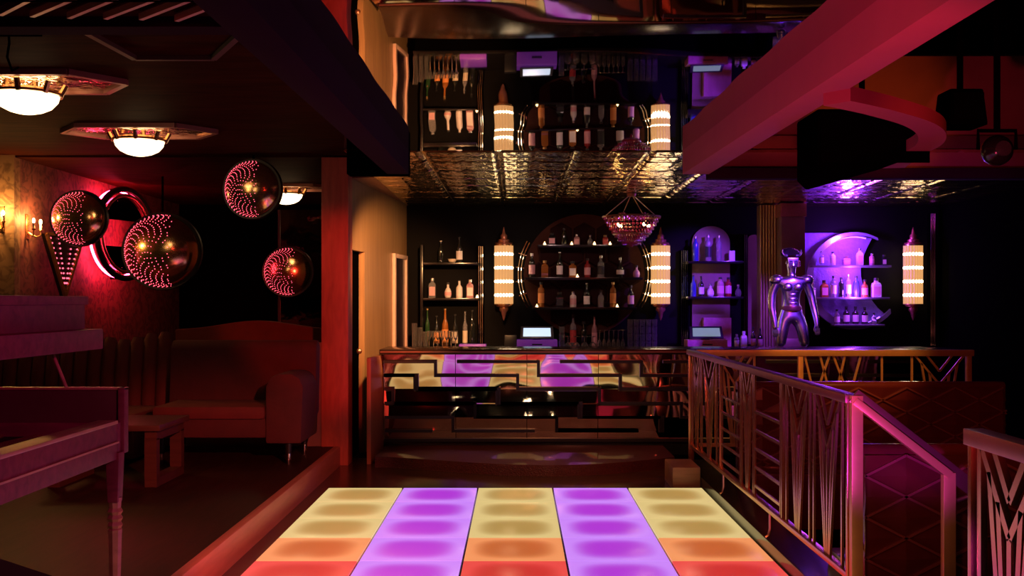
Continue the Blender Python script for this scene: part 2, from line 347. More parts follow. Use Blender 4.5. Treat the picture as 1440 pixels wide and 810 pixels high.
# ceiling tray and hatch outline in the lounge ceiling
tr = [P(115, 36, 1), P(190, 79, 1), P(292, 79, 1), P(345, 36, 1)]
def onz(px, py, z): d = (EYE-z)*F/(py-VY); return Vector((XX(px, d), d, z))
q = [onz(115, 38, HL), onz(190, 79, HL), onz(300, 79, HL), onz(345, 38, HL)]
mb = MB()
for a, b in ((q[0], q[1]), (q[1], q[2]), (q[2], q[3]), (q[3], q[0])): mb.bar(a-Vector((0, 0, .012)), b-Vector((0, 0, .012)), .035, .024)
struct(mb.build('trim_3', mat('ceiling_moulding', (.10, .05, .035), .5)))
struct(B(-6.6, -1.06, 5.18, 5.34, HL-.05, HL).build('trim_4', M_PLASTER2))
# rods of the ceiling grille
ends = [((0, 18), (35, 0)), ((45, 20), (92, 0)), ((97, 22), (150, 0)), ((148, 23), (208, 0)), ((198, 24), (257, 1)), ((248, 26), (276, 15))]
gr = thing('ceiling_grille', 'row of slanting brass rods across the lounge ceiling', 'grille', (-2.2, 4.9, HL))
for (a, b) in ends:
    A, Bp = onz(*a, HL-.03), onz(*b, HL-.03); Bp = Bp+(Bp-A)*.8; o = Vector(gr.location)
    MB().bar(A-o, Bp-o, .022, .03).build('rod', M_ROD, gr)
B(-1.9, 1.15, -.16, -.145, -.05, 0).build('mounting_rail', M_BLACK, gr)

for px, lb in ((650, 'unseen round ceiling downlight above the dance floor nearest the lounge beam'), (705, 'unseen round ceiling downlight between two others above the dance floor'), (782, 'brightest unseen round ceiling downlight above the dance floor')):  # unseen lamps, put here to mirror as bright spots in the bar
    t = thing('unseen_downlight', lb, 'ceiling lamp', ((px-VX)/F*18.1, 3.45, HC-.012), 0, 'unseen downlights over the dance floor')
    MB().lathe([(.075, .02), (.075, -.02), (.055, -.02), (.05, .0)], 20, caps=False).build('ring', M_BRASS, t); MB().lathe([(.001, -.012), (.052, -.010), (.052, .0)], 20, caps=False).build('lens', M_DOWN, t)
# half wall behind the sofa + post
struct(B(-4.6, -1.86, 10.12, 10.22, ZP, 1.17).build('wall_half', mat('half_wall_plaster', (.22, .10, .08), .8, spec=.1), bevel=.006))
struct(B(-1.86, -1.605, 10.1, 10.36, 0, HL).build('trim_post', M_POST, bevel=.006))

# ------------------------------------------------------------------ dance floor
T = .61; DX0, DY1 = -1.539, 8.66
df = thing('dance_floor', 'light-up dance floor with yellow, violet, orange and red glowing tiles', 'dance floor', (0, 0, 0))
B(DX0-.015, DX0+5*T+.015, DY1-9*T-.02, DY1+.015, 0, .032).build('frame', M_GLOSSBLACK, df, bevel=.003)
TY = tile_mat('tile_yellow', (.74, .56, .22), (.44, .27, .07), .95); TO = tile_mat('tile_orange', (.90, .31, .11), (.56, .12, .025), .95)
TR = tile_mat('tile_red', (.85, .07, .06), (.62, .025, .02), .95); TV = tile_mat('tile_violet', (.60, .24, .98), (.44, .035, .68), .95)
g = .007; tb = {}
for nm, m in (('y', TY), ('o', TO), ('r', TR), ('v', TV)): tb[nm] = B(-T/2+g, T/2-g, -T/2+g, T/2-g, 0, .012).mesh('tile', m, bevel=.002)
for r in range(9):
    for c in range(5):
        k = 'v' if c % 2 else ('y' if r < 3 else 'o' if r == 3 else 'r' if r < 6 else 'o' if r == 6 else 'y')
        link('tile', tb[k], df, (DX0+T*(c+.5), DY1-T*(r+.5), .030))

# ------------------------------------------------------------------ bar
BX0, BX1, BT = -1.345, 4.29, 1.083
st = []
for i in range(41):                                    # rounded step in front of the bar
    t = i/40; x = -1.335+t*2.815; st.append((x, 9.98-.62*math.sin(PI*min(1, max(0, (t-.05)/.95)))**1.0*(.55+.45*t)))
poly = st+[(1.48, 10.785), (-1.335, 10.785)]
sp = MB().prism(poly, 'z', 0, .10).build('bar_step', M_CARPET, bevel=.0)
tag(sp, 'low curved step carpeted in speckled dark red along the bar foot', 'step')
bar = thing('bar_counter', 'long bar with dark top and stepped strips over rippled mirror front', 'bar counter', (0, 10.9, .0))
def bl(x, y, z): return (x, y-10.9, z)
B(BX0-.03, BX1, -.30, .40, 1.03, BT).build('bar_top', mat('bar_top_wood', (.03, .014, .010), .2, spec=.25, var=.4, scale=5), bar, bevel=.008)
B(BX0-.02, BX1-.01, -.305, -.285, 1.05, 1.064).build('edge_inlay', M_BRONZE, bar)
B(BX0, BX1-.05, .06, .36, .0, 1.03).build('body', M_BLACK, bar)
B(BX0, BX1-.05, -.11, .06, .0, .155).build('plinth', M_GLOSSBLACK, bar, bevel=.006)
# canted mirror rows and strips
zl = [1.03, .955, .815, .680, .535, .390, .250, .155]   # strip heights (row edges)
def yb(z): return -.22+(1.03-z)*.12
tilts = [.075, .085, .10, -.187, -.203, .15, .11]
for r in range(7):
    za, zb_ = zl[r], zl[r+1]
    xs = [BX0, -.62, .10, .82, 1.55, 2.4, 3.3, BX1-.06]
    for i in range(7):
        xa, xb = xs[i]+.003, xs[i+1]-.003; tl = tilts[r]+random.uniform(-.006, .006); yc = yb((za+zb_)/2); hh = (za-zb_)/2
        ya, ybm = yc-hh*tl, yc+hh*tl
        # top edge, bottom edge; backing .01 deep
        mb = MB().hexa([(xa, ybm, zb_), (xb, ybm, zb_), (xb, ybm+.03, zb_), (xa, ybm+.03, zb_), (xa, ya, za), (xb, ya, za), (xb, ya+.03, za), (xa, ya+.03, za)])
        mb.build('mirror_panel', M_BARMIRROR, bar, smooth=False)
sx = lambda px: XX(px, 10.74)
def strip(pts, name='inlay_strip'):
    mb = MB()
    for (xa, k, xb) in pts:
        z = zl[k]; mb.box(xa, xb, yb(z)-.030, yb(z)+.01, z-.015, z+.015)
    for (a, b) in zip(pts, pts[1:]):
        z0, z1 = zl[b[1]], zl[a[1]]; x = a[2]; mb.hexa([(x-.015, yb(z0)-.03, z0-.015), (x+.015, yb(z0)-.03, z0-.015), (x+.015, yb(z0)+.01, z0-.015), (x-.015, yb(z0)+.01, z0-.015),
                 (x-.015, yb(z1)-.03, z1+.015), (x+.015, yb(z1)-.03, z1+.015), (x+.015, yb(z1)+.01, z1+.015), (x-.015, yb(z1)+.01, z1+.015)])
    mb.build(name, M_STRIP, bar, smooth=False)
for j in range(-1, 7):                                  # every zigzag runs down through the levels to the right
    segs = []
    for k in range(1, 7):
        xa = 613+144*(j+k-2)-29*(k-2) if k > 1 else 613+144*j-114
        xb = 613+144*(j+k-1)-29*(k-1)
        X0, X1 = max(sx(xa), BX0), min(sx(xb), BX1-.06)
        if X1-X0 > .02: segs.append((X0, k, X1))
    if segs: strip(segs)
for k0 in range(2, 7):                                  # zigzags that start at the bar's end
    segs = []
    for k in range(k0, 7):
        xa = 541 if k == k0 else 613+144*(k-k0-1+(-1 if False else 0))-29*(k-2)
        n0 = [None, None, 587, 553, 668, 637, 608][k0]
        xb = n0+115*(k-k0)
        xa = 541 if k == k0 else n0+115*(k-k0-1)
        segs.append((max(sx(xa), BX0), k, min(sx(xb), BX1-.06)))
    strip(segs)
strip([(BX0, 7, BX1-.06)], 'base_strip')
# end cheek of the bar
mb = MB().hexa([(p[0], p[1], z) for z in (0, 1.02) for p in ((-1.44, 10.18), (-1.40, 10.18), (-1.352, 10.78), (-1.40, 10.9))])
tag(mb.build('end_panel', mat('amber_panel_wood', (.50, .22, .10), .45, var=.2, scale=4), bevel=.004), 'plain amber wooden panel closing the bar beside the doorway', 'panel')
# back bar
bb = thing('back_counter', 'low black back counter along the bottle wall behind the bar', 'counter', (0, 12.85, 0))
B(-1.22, 5.2, -.25, .34, 0, .96).build('cabinet', M_BLACK, bb); B(-1.24, 5.22, -.28, .345, .96, 1.0).build('worktop', M_GLOSSBLACK, bb, bevel=.005)
ZB = 1.0; DS = 13.05
def shelf(name, px0, px1, py, label, d0=12.92, d1=13.13, m=M_GLOSSBLACK, th=.03):
    z = ZZ(py, d0); x0, x1 = XX(px0, d0), XX(px1, d0)
    o = B(0, x1-x0, 0, d1-d0, -th, 0).build(name, m, None, (x0, d0, z), bevel=.004); tag(o, label, 'shelf'); return z
# --- shelving by the brown wall
zA1 = shelf('wall_shelf', 595, 671, 369, 'upper black wall shelf beside the brown wall with two bottles')
zA2 = shelf('wall_shelf', 595, 671, 419, 'lower black wall shelf beside the brown wall with four bottles')
su = B(0, .03, 0, .27, 0, 1.25).build('shelf_upright', M_GLOSSBLACK, None, (XX(591, 12.92), 12.92, 1.0), bevel=.003); tag(su, 'tall black upright panel at the end of the wall shelves', 'panel')

def fluting(px, pys, n, label, gap=.022, d=13.1):
    t = thing('fluted_strip', label, 'trim', (XX(px, d), d, ZZ(pys[1], d))); h = ZZ(pys[0], d)-ZZ(pys[1], d)
    B(-gap*n/2-.01, gap*n/2+.01, .03, .1, 0, h).build('backing', M_BLACK, t)
    for i in range(n): x = (i-(n-1)/2)*gap; MB().tube([(x, .02, 0), (x, .02, h)], .008, 8).build('rod', M_CHROME, t)
fluting(676, (346, 486), 3, 'triple chrome rods between wall shelves and lit sconce')
fluting(963, (352, 486), 4, 'four chrome rods between lit sconce and violet shelves')
fluting(1049, (330, 486), 2, 'pair of chrome rods edging the violet shelves near the column')
fluting(1313, (300, 486), 3, 'triple dark rods at the far end of the bar wall', d=13.05)

# --- round niche
cx, cz, R = XX(822, 13.1), ZZ(386, 13.1), .75
nt_ = thing('round_niche', 'round bottle niche with wine-red hexagon tiles and chrome side arcs', 'niche', (cx, 13.18, cz-R))
MB().lathe([(.0, -.01), (R, -.01), (R, .01), (0, .01)], 48, (0, 0, R), 'y', caps=False).build('back_disc', M_HEXD, nt_)
hr = .165; hm = MB().lathe([(hr*.93, .0), (hr*.93, -.018), (hr*.80, -.030)], 6, ax='y').mesh('hexagon_tile', M_HEX, smooth=False)
for j in range(-4, 5):
    for i in range(-4, 5):
        x = (i+.5*(j % 2))*hr*math.sqrt(3); z = j*hr*1.5
        if math.hypot(x, z) < R-hr*.55: link('hexagon_tile', hm, nt_, (x, -.012, R+z), (0, PI/2*0, 0)).rotation_euler = (0, PI/6, 0)
for sgn in (-1, 1):
    for k, rr in enumerate((R+.03, R+.065)):
        pts = [(sgn*rr*math.cos(a), -.10, R+rr*math.sin(a)) for a in [math.radians(-30+60*i/16) for i in range(17)]]
        MB().tube(pts, .009, 8).build('chrome_arc', M_CHROME, nt_)
    for a in (-18, -6, 6, 18):
        ar = math.radians(a); MB().bar((sgn*(R-.0)*math.cos(ar), -.10, R+R*math.sin(ar)), (sgn*(R+.1)*math.cos(ar), -.10, R+(R+.1)*math.sin(ar)), .012, .012).build('arc_clip', M_BRASS, nt_)
zC1 = shelf('round_niche_shelf', 756, 880, 344, 'topmost dark shelf of the round niche with LED glow stand-ins')
zC2 = shelf('round_niche_shelf', 738, 904, 390, 'middle dark shelf of the round niche with eight bottles')
zC3 = shelf('round_niche_shelf', 748, 896, 432, 'lowest dark shelf of the round niche with seven bottles')
# --- violet shelves
zD1 = shelf('violet_shelf', 968, 1046, 367, 'upper shelf in the violet-lit alcove beside the fluted column')
zD2 = shelf('violet_shelf', 968, 1046, 417, 'lower shelf in the violet-lit alcove beside the fluted column')
# arched panels
def arch(px0, px1, pyt, pyb, label, m, d=13.17):
    x0, x1, zt, zb2 = XX(px0, d), XX(px1, d), ZZ(pyt, d), ZZ(pyb, d); r = (x1-x0)/2; n = 14
    poly = [(-r, 0), (r, 0)]+[(r*math.cos(a), (zt-zb2-r*.9)+r*.9*math.sin(a)) for a in [PI*i/n for i in range(n+1)]]
    tag(MB().prism(poly, 'y', -.02, .02).build('arched_panel', m, None, ((x0+x1)/2, d, zb2)), label, 'panel')
arch(973, 1026, 318, 484, 'wide arched bronze panel behind the violet-lit shelves', M_ARCH)
arch(1051, 1069, 330, 484, 'narrow arched bronze panel next to the fluted column', M_ARCH)
# columns
fc = thing('fluted_column', 'tall fluted brass column made of vertical rods behind statue', 'column', (XX(1083, 12.8), 12.8, ZB))
hcol = HC-ZB-.02
B(-.115, .115, .04, .2, 0, hcol).build('core', M_COLUMN2, fc)
for i in range(7): x = (i-3)*.034; MB().lathe([(.016, 0), (.016, hcol)], 10, (x, .03, 0)).build('flute', M_COLUMN, fc)
bc = thing('square_column', 'square bronze column behind the chrome statue on the bar', 'column', (XX(1115, 12.6), 12.6, ZB))
B(-.14, .14, -.02, .25, 0, hcol).build('shaft', M_COLUMN2, bc, bevel=.006); B(-.155, .155, -.035, .26, hcol-.16, hcol).build('capital', M_COPPER, bc, bevel=.008); B(-.155, .155, -.035, .26, 0, .12).build('base', M_COLUMN2, bc, bevel=.008)
# --- crescent shelf
mcx, mcz, mr = XX(1202, 13.05), ZZ(395, 13.05), .60
cr = thing('crescent_shelf', 'violet-lit crescent moon bottle shelf set in a ring', 'shelf', (mcx, 13.1, mcz-mr-.02))
def ring_poly(a0, a1, ro, ri_c, ri, n=40):
    out = [(ro*math.cos(a), ro*math.sin(a)) for a in [a0+(a1-a0)*i/n for i in range(n+1)]]
    inn = [(ri_c[0]+ri*math.cos(a), ri_c[1]+ri*math.sin(a)) for a in [a0+(a1-a0)*i/n for i in range(n+1)]]
    return out, inn
out, inn = ring_poly(math.radians(62), math.radians(318), mr, (.035, .02), mr-.055)
mb = MB(); n = len(out)
vs = [(p[0], y, p[1]+mr+.02) for y in (-.05, .0) for p in out+inn]
fs = []
for i in range(n-1):
    for o in (0, 2*n): fs.append((o+i, o+i+1, o+n+i+1, o+n+i))
    fs.append((i, i+1, 2*n+i+1, 2*n+i)); fs.append((n+i, n+i+1, 3*n+i+1, 3*n+i))
fs += [(0, n, 3*n, 2*n), (n-1, 2*n-1, 4*n-1, 3*n-1)]
mb.add(vs, fs).build('crescent_rim', mat('silvered_rim', (.45, .42, .52), .3, .6), cr)
out2, inn2 = ring_poly(math.radians(62), math.radians(318), mr-.03, (.30, .12), .46)
MB().prism([((mr-.03)*math.cos(a), mr+.02+(mr-.03)*math.sin(a)) for a in [math.radians(66+248*i/36) for i in range(37)]]+[(.37-.20*math.sin(PI*i/12)-.14*i/12, mr+.02-.41+.93*i/12) for i in range(1, 12)], 'y', .02, .05).build('back_panel', M_VIOLETLIT, cr)
MB().tube([(p[0]*.90, -.035, p[1]*.90+mr+.02) for p in out[2:-2]], .008, 6).build('led_strip', M_VIOLETLED, cr)
zE1 = ZZ(373, 12.9); zE2 = ZZ(418, 12.9); zE3 = ZZ(456, 12.95)
lz = cr.location.z
M_RIM = mat('silvered_rim', (.45, .42, .52), .3, .6)
for z_, x0_, x1_, nm_ in ((zE1, -.56, .40, 'top'), (zE2, -.56, .38, 'middle'), (zE3, -.30, .32, 'bottom')):
    o = B(x0_, x1_, -.20, -.052, -.025, 0).build('moon_shelf', M_RIM, None, (mcx, 13.1, z_), bevel=.004); tag(o, f'{nm_} silver shelf of the violet-lit crescent moon holding bottles', 'shelf')
point('crescent_lamp', (mcx-.15, 12.80, mcz+.50), (.25, .04, 1), 45, .05)
point('crescent_lamp_mid', (mcx-.10, 12.86, mcz+.10), (.40, .07, 1), 14, .05)
point('crescent_lamp_low', (mcx-.05, 12.86, mcz-.16), (.38, .06, 1), 18, .05)
# pale square panel behind crescent, at the column
o = B(0, .55, 0, .03, 0, .55).build('wall_panel', M_VIOLETLIT, None, (XX(1132, 13.16), 13.165, ZZ(390, 13.16))); tag(o, 'pale square wall panel behind the upper crescent tip', 'panel')

# ------------------------------------------------------------------ bottles
PROF = {'wine': [(.92, 0), (1, .02), (1, .52), (.93, .60), (.62, .68), (.36, .74), (.33, .97), (.40, .975), (.40, 1)],
        'spirit': [(.95, 0), (1, .02), (1, .60), (.88, .68), (.50, .73), (.38, .76), (.36, .90), (.48, .905), (.48, 1)],
        'squat': [(.9, 0), (1, .03), (1, .62), (.80, .74), (.42, .79), (.40, .88), (.52, .885), (.52, 1)],
        'round': [(.55, 0), (.85, .06), (1, .25), (.95, .42), (.66, .58), (.34, .66), (.32, .88), (.42, .885), (.42, 1)],
        'tall': [(.95, 0), (1, .02), (1, .68), (.82, .76), (.45, .80), (.40, .92), (.5, .925), (.5, 1)]}
ORD = ['first', 'second', 'third', 'fourth', 'fifth', 'sixth', 'seventh', 'eighth', 'ninth', 'tenth', 'eleventh']
GN = {'dark': 'dark glass', 'green': 'green glass', 'amber': 'amber glass', 'red': 'red glass', 'clear': 'clear glass', 'pink': 'pink glass', 'blue': 'deep blue glass', 'white': 'white ceramic'}
def bottle(px, h_px, w_px, shape, glass, lab, cap, z, d, label, group, rz=0):
    s = F/d; h = h_px/s; r = w_px/s/2; pr = PROF[shape]; t = thing('bottle', label, 'bottle', (XX(px, d), d, z), rz, group)
    seg = 4 if shape == 'squat' else 16
    k = 1.25 if seg == 4 else 1
    body = [(a*r*k, b*h) for a, b in pr[:-2]]; mb = MB().lathe(body, seg)
    if seg == 4: mb.v = [((x-y)*.7071, (x+y)*.7071, zz) for x, y, zz in mb.v]
    mb.build('glass', GL[glass], t, ang=50)
    MB().lathe([(pr[-2][0]*r, pr[-3][1]*h-.004), (pr[-2][0]*r, h)], 12).build('cap', CP[cap], t)
    if lab:
        zt = {'wine': (.12, .46), 'spirit': (.14, .52), 'squat': (.12, .56), 'round': (.16, .38), 'tall': (.16, .56)}[shape]
        if seg == 4: B(-r*.72, r*.72, -r*.90, -r*.86, zt[0]*h, zt[1]*h).build('label', LB[lab], t)
        else:
            rr = r*1.02 if shape != 'round' else r*1.01; n = 10; a0, a1 = math.radians(195), math.radians(345); vs = []
            for i in range(n+1):
                a = a0+(a1-a0)*i/n; vs += [(rr*math.cos(a), rr*math.sin(a), zt[0]*h), (rr*math.cos(a), rr*math.sin(a), zt[1]*h)]
            MB().add(vs, [(2*i, 2*i+2, 2*i+3, 2*i+1) for i in range(n)]).build('label', LB[lab], t)
    return t
def row(items, z, d, where, anchor, group):
    for i, (px, h, wd, shp, gl, lb, cp) in enumerate(items):
        l = GN[gl]+' bottle'+(f' with {lb} label' if lb else '')+f', {ORD[i]} from the {anchor} on {where}'
        bottle(px, h, wd, shp, gl, lb, cp, z, d, l, group)
row([(620, 31, 8, 'wine', 'dark', None, 'white'), (646, 36, 9, 'wine', 'dark', 'white', 'black')], zA1, 13.05, 'upper wall shelf', 'brown wall', 'bottles on the upper wall shelf')
row([(608, 28, 11, 'squat', 'clear', 'pink', 'silver'), (630, 22, 10, 'round', 'white', 'pink', 'black'), (646, 25, 9, 'wine', 'white', 'white', 'black'), (661, 26, 11, 'squat', 'pink', 'white', 'silver')], zA2, 13.05, 'lower wall shelf', 'brown wall', 'bottles on the lower wall shelf')
row([(601, 54, 7, 'wine', 'green', None, 'gold'), (614, 44, 8, 'wine', 'dark', 'orange', 'black'), (626, 54, 9, 'wine', 'amber', 'orange', 'gold'), (640, 46, 8, 'wine', 'dark', 'cream', 'black'), (654, 50, 7, 'wine', 'clear', 'cream', 'silver'), (664, 52, 8, 'wine', 'dark', None, 'black')], ZB, 13.08, 'back counter below', 'brown wall', 'bottles on the back counter under the wall shelves')
row([(776, 17, 11, 'squat', 'dark', 'pink', 'black'), (793, 24, 8, 'spirit', 'dark', None, 'black'), (811, 15, 9, 'squat', 'pink', 'pink', 'silver'), (830, 14, 8, 'round', 'clear', None, 'silver'), (851, 14, 9, 'squat', 'red', 'red', 'gold')], zC1, 13.05, "niche's top shelf", 'brown wall', 'bottles on the top niche shelf')
row([(748, 34, 9, 'spirit', 'dark', 'pink', 'white'), (766, 24, 11, 'squat', 'amber', None, 'gold'), (787, 36, 9, 'wine', 'dark', 'white', 'white'), (805, 23, 12, 'squat', 'amber', 'white', 'black'), (826, 27, 9, 'spirit', 'red', 'pink', 'black'), (845, 31, 10, 'spirit', 'clear', 'black', 'silver'), (872, 28, 11, 'round', 'dark', 'white', 'silver'), (895, 17, 10, 'round', 'pink', None, 'black')], zC2, 13.05, "niche's middle shelf", 'brown wall', 'bottles on the middle niche shelf')
row([(761, 35, 9, 'tall', 'amber', 'orange', 'black'), (787, 21, 12, 'squat', 'dark', 'black', 'black'), (806, 22, 9, 'tall', 'white', 'pink', 'silver'), (825, 34, 9, 'wine', 'dark', 'white', 'white'), (845, 24, 9, 'spirit', 'clear', None, 'black'), (862, 35, 9, 'tall', 'amber', 'orange', 'gold'), (887, 31, 9, 'spirit', 'dark', 'pink', 'black')], zC3, 13.05, "niche's lowest shelf", 'brown wall', 'bottles on the lowest niche shelf')
row([(806, 46, 9, 'spirit', 'clear', 'red', 'red' if False else 'black'), (821, 36, 9, 'spirit', 'dark', None, 'black'), (836, 44, 8, 'wine', 'pink', 'pink', 'black')], ZB, 13.08, 'counter under niche', 'cash register', 'bottles on the back counter under the niche')
row([(978, 35, 8, 'tall', 'blue', None, 'silver'), (996, 37, 9, 'tall', 'clear', 'black', 'silver'), (1011, 36, 8, 'tall', 'clear', None, 'silver')], zD1, 13.05, 'upper alcove shelf', 'four chrome rods', 'bottles on the upper violet shelf')
row([(975, 30, 8, 'wine', 'blue', None, 'black'), (986, 29, 8, 'wine', 'dark', 'white', 'black'), (999, 18, 10, 'round', 'white', 'white', 'silver'), (1013, 27, 10, 'tall', 'pink', 'pink', 'black'), (1024, 27, 9, 'tall', 'red', 'pink', 'black'), (1038, 17, 9, 'round', 'clear', None, 'silver')], zD2, 13.05, 'lower alcove shelf', 'four chrome rods', 'bottles on the lower violet shelf')
row([(1036, 20, 7, 'tall', 'clear', 'white', 'silver'), (1046, 24, 9, 'squat', 'white', 'white', 'white'), (1059, 30, 7, 'wine', 'dark', 'pink', 'black'), (1069, 28, 7, 'wine', 'dark', 'pink', 'black')], ZB, 12.72, 'counter near column', 'grey-screened till', 'bottles on the back counter near the column')
row([(1155, 20, 7, 'tall', 'clear', 'white', 'silver'), (1171, 19, 8, 'tall', 'white', 'cream', 'black'), (1190, 13, 11, 'squat', 'pink', 'pink', 'gold'), (1209, 24, 9, 'squat', 'white', 'pink', 'silver'), (1226, 17, 7, 'tall', 'pink', 'pink', 'silver'), (1243, 15, 7, 'squat', 'dark', 'cream', 'black')], zE1, 12.98, "crescent's top shelf", 'statue', 'bottles on the top crescent shelf')
row([(1143, 20, 8, 'spirit', 'clear', 'white', 'silver'), (1159, 24, 11, 'squat', 'amber', 'pink', 'black'), (1172, 30, 8, 'tall', 'clear', 'white', 'black'), (1183, 28, 8, 'tall', 'dark', None, 'black'), (1193, 32, 8, 'tall', 'clear', 'white', 'silver'), (1204, 30, 8, 'tall', 'blue', None, 'black'), (1216, 25, 9, 'spirit', 'amber', 'pink', 'black'), (1232, 27, 13, 'squat', 'white', 'pink', 'black')], zE2, 12.98, "crescent's middle shelf", 'statue', 'bottles on the middle crescent shelf')
row([(1177, 21, 8, 'spirit', 'clear', 'white', 'black'), (1190, 25, 9, 'spirit', 'dark', 'white', 'black'), (1203, 25, 9, 'spirit', 'dark', 'white', 'black'), (1216, 24, 9, 'spirit', 'dark', 'white', 'black'), (1229, 16, 7, 'spirit', 'clear', None, 'black')], zE3, 13.0, "crescent's bottom shelf", 'statue', 'bottles on the bottom crescent shelf')
o = B(-.035, .035, -.03, .03, 0, .13).build('drinks_carton', LB['white'], None, (XX(1029, 13.05), 13.05, zD1), bevel=.003); tag(o, 'small white carton at the end of the upper alcove shelf', 'carton')
o = B(-.17, .17, -.05, .05, 0, .36).build('gift_box', M_PINKBOX, None, (XX(1008, 13.1), 13.1, ZB), bevel=.006); tag(o, 'large pink box standing behind the grey-screened till', 'box')
o = MB().lathe([(.02, 0), (.04, .01), (.055, .045), (.05, .045), (.035, .012), (0, .012)], 16, caps=False).build('small_bowl', LB['cream'], None, (XX(636, 13.0), 13.0, zA1)); tag(o, 'small cream bowl between two bottles on the upper wall shelf', 'bowl')
for i, (px, z, wh) in enumerate([(766, zC1, "niche's top shelf nearest the brown wall"), (804, zC1, "niche's top shelf beside the second bottle"), (836, zC1, "niche's top shelf near its middle"), (858, zC1, "niche's top shelf nearest the chandelier"), (755, zC3, "niche's lowest shelf beside the first amber bottle"), (868, zC3, "niche's lowest shelf beside the second amber bottle"), (812, zC2, "niche's middle shelf"), (671, zA2, 'lower wall shelf')]):
    t = thing('bottle_led_glow', 'tea-light stand-in for LED glow on the '+wh, 'candle', (XX(px, 12.96), 12.96, z), 0, 'LED glow stand-ins among the bottles')  # LED glow under the bottles, shaped as added tea lights
    MB().lathe([(.018, 0), (.022, .035), (.017, .035), (.015, .006), (0, .006)], 12, caps=False).build('holder', M_GLASS, t); MB().lathe([(0.001, .004), (.013, .004), (.013, .018), (.003, .024), (.003, .034), (.001, .04)], 10).build('flame', M_BOTTLELED, t)
# glasses
def stem_glass(name, label, group, loc, h, r, inverted=False):
    pr = [(r*.9, 0), (r*.9, .004), (.005, .012), (.005, h*.45), (r*.6, h*.55), (r, h*.75), (r*.85, h), (r*.80, h), (r*.95, h*.75), (r*.55, h*.57), (0.001, h*.5)]
    if inverted: pr = [(a, h-b) for a, b in pr]
    o = MB().lathe(pr, 12, caps=False).build(name, M_GLASS, None, loc); tag(o, label, 'glass', group)
for i in range(7): stem_glass('stem_glass', 'clear stem glass in the row on the counter below wall shelves', 'stem glasses by the brown wall', (XX(603+i*6.2, 12.62), 12.68, ZB), .21, .030)
for i in range(3):
    o = MB().lathe([(.028, 0), (.033, .30-.05*i), (.030, .30-.05*i), (.025, .01), (0, .01)], 12, caps=False).build('tall_glass', M_GLASS, None, (XX(583+i*7.6, 12.72), 12.72, ZB)); tag(o, 'tall straight glass in the corner by the brown wall', 'glass', 'tall glasses in the corner')
for i in range(6): stem_glass('wine_glass', 'upturned clear wine glass in the row beside the tumbler stacks', 'upturned wine glasses', (XX(843+i*6.6, 12.7), 12.7, ZB), .22, .026, True)
for i in range(4): stem_glass('goblet', 'round upturned goblet in the row under the niche bottles', 'upturned goblets', (XX(799+i*11.5, 12.7), 12.7, ZB), .145, .045, True)
tg = MB().lathe([(.030, 0), (.036, .085), (.033, .085), (.027, .008), (0, .008)], 12, caps=False).mesh('tumbler', M_GLASS)
def tumbler(x, y, z, label, group): o = link('tumbler', tg, None, (x, y, z)); tag(o, label, 'glass', group)
for i in range(5):
    for k in range(4):
        tumbler(XX(886+i*8.6, 12.75), 12.75, ZB+k*.087, f"clear tumbler in the {['bottom', 'second', 'third', 'top'][k]} tier of the stacks by the wine glasses", 'stacked tumblers')
for k in range(3): tumbler(XX(790, 12.72), 12.72, ZB+k*.087, f"{['bottom', 'middle', 'top'][k]} clear tumbler of the single short stack beside the cash register", 'short tumbler stack')
# trays and tills
o = B(-.16, .16, -.12, .12, 0, .05).build('bar_tray', M_TRAYV, None, (XX(665, 12.72), 12.72, ZB), bevel=.006); tag(o, 'flat violet-lit plastic tray beside the stem glasses', 'tray')
o = B(-.075, .075, -.08, .08, 0, .16).build('card_printer', M_DEVICE, None, (XX(718, 12.70), 12.70, ZB), bevel=.012); tag(o, 'small black receipt printer beside the bright till', 'printer')
def till(px, name, label, wd, scr, basem):
    t = thing(name, label, 'cash register', (XX(px, 12.68), 12.68, ZB))
    B(-wd, wd, -.14, .14, 0, .105).build('drawer', basem, t, bevel=.006); B(-.05, .05, .0, .06, .105, .15).build('stand', M_DEVICE, t)
    a = .45; MB().hexa([(-.20, -.10, .125), (.20, -.10, .125), (.20, -.07, .115), (-.20, -.07, .115), (-.19, -.02, .265), (.19, -.02, .265), (.19, .02, .255), (-.19, .02, .255)]).build('screen_housing', M_DEVICE, t, bevel=.004)
    b1 = (.10*0-.103+.0, .14); f_ = lambda x, u: (x, -.1035+.08*u, .125+.14*u)
    m = MB().add([f_(-.165, .15), f_(.165, .15), f_(.16, .86), f_(-.16, .86)], [(0, 1, 2, 3)]); m.v = [(x, y-.003, z) for x, y, z in m.v]; m.build('screen', scr, t)
    B(-wd*.25, wd*.25, -.145, -.139, .045, .06).build('drawer_slot', M_DEVICE, t)
till(755, 'cash_register', 'till with bright white screen and violet-lit drawer under the niche', .24, M_SCREEN, M_TRAYV)
till(992, 'cash_register', 'till with grey screen and pink drawer below the violet alcove', .235, M_SCREEN2, M_PINKBOX)

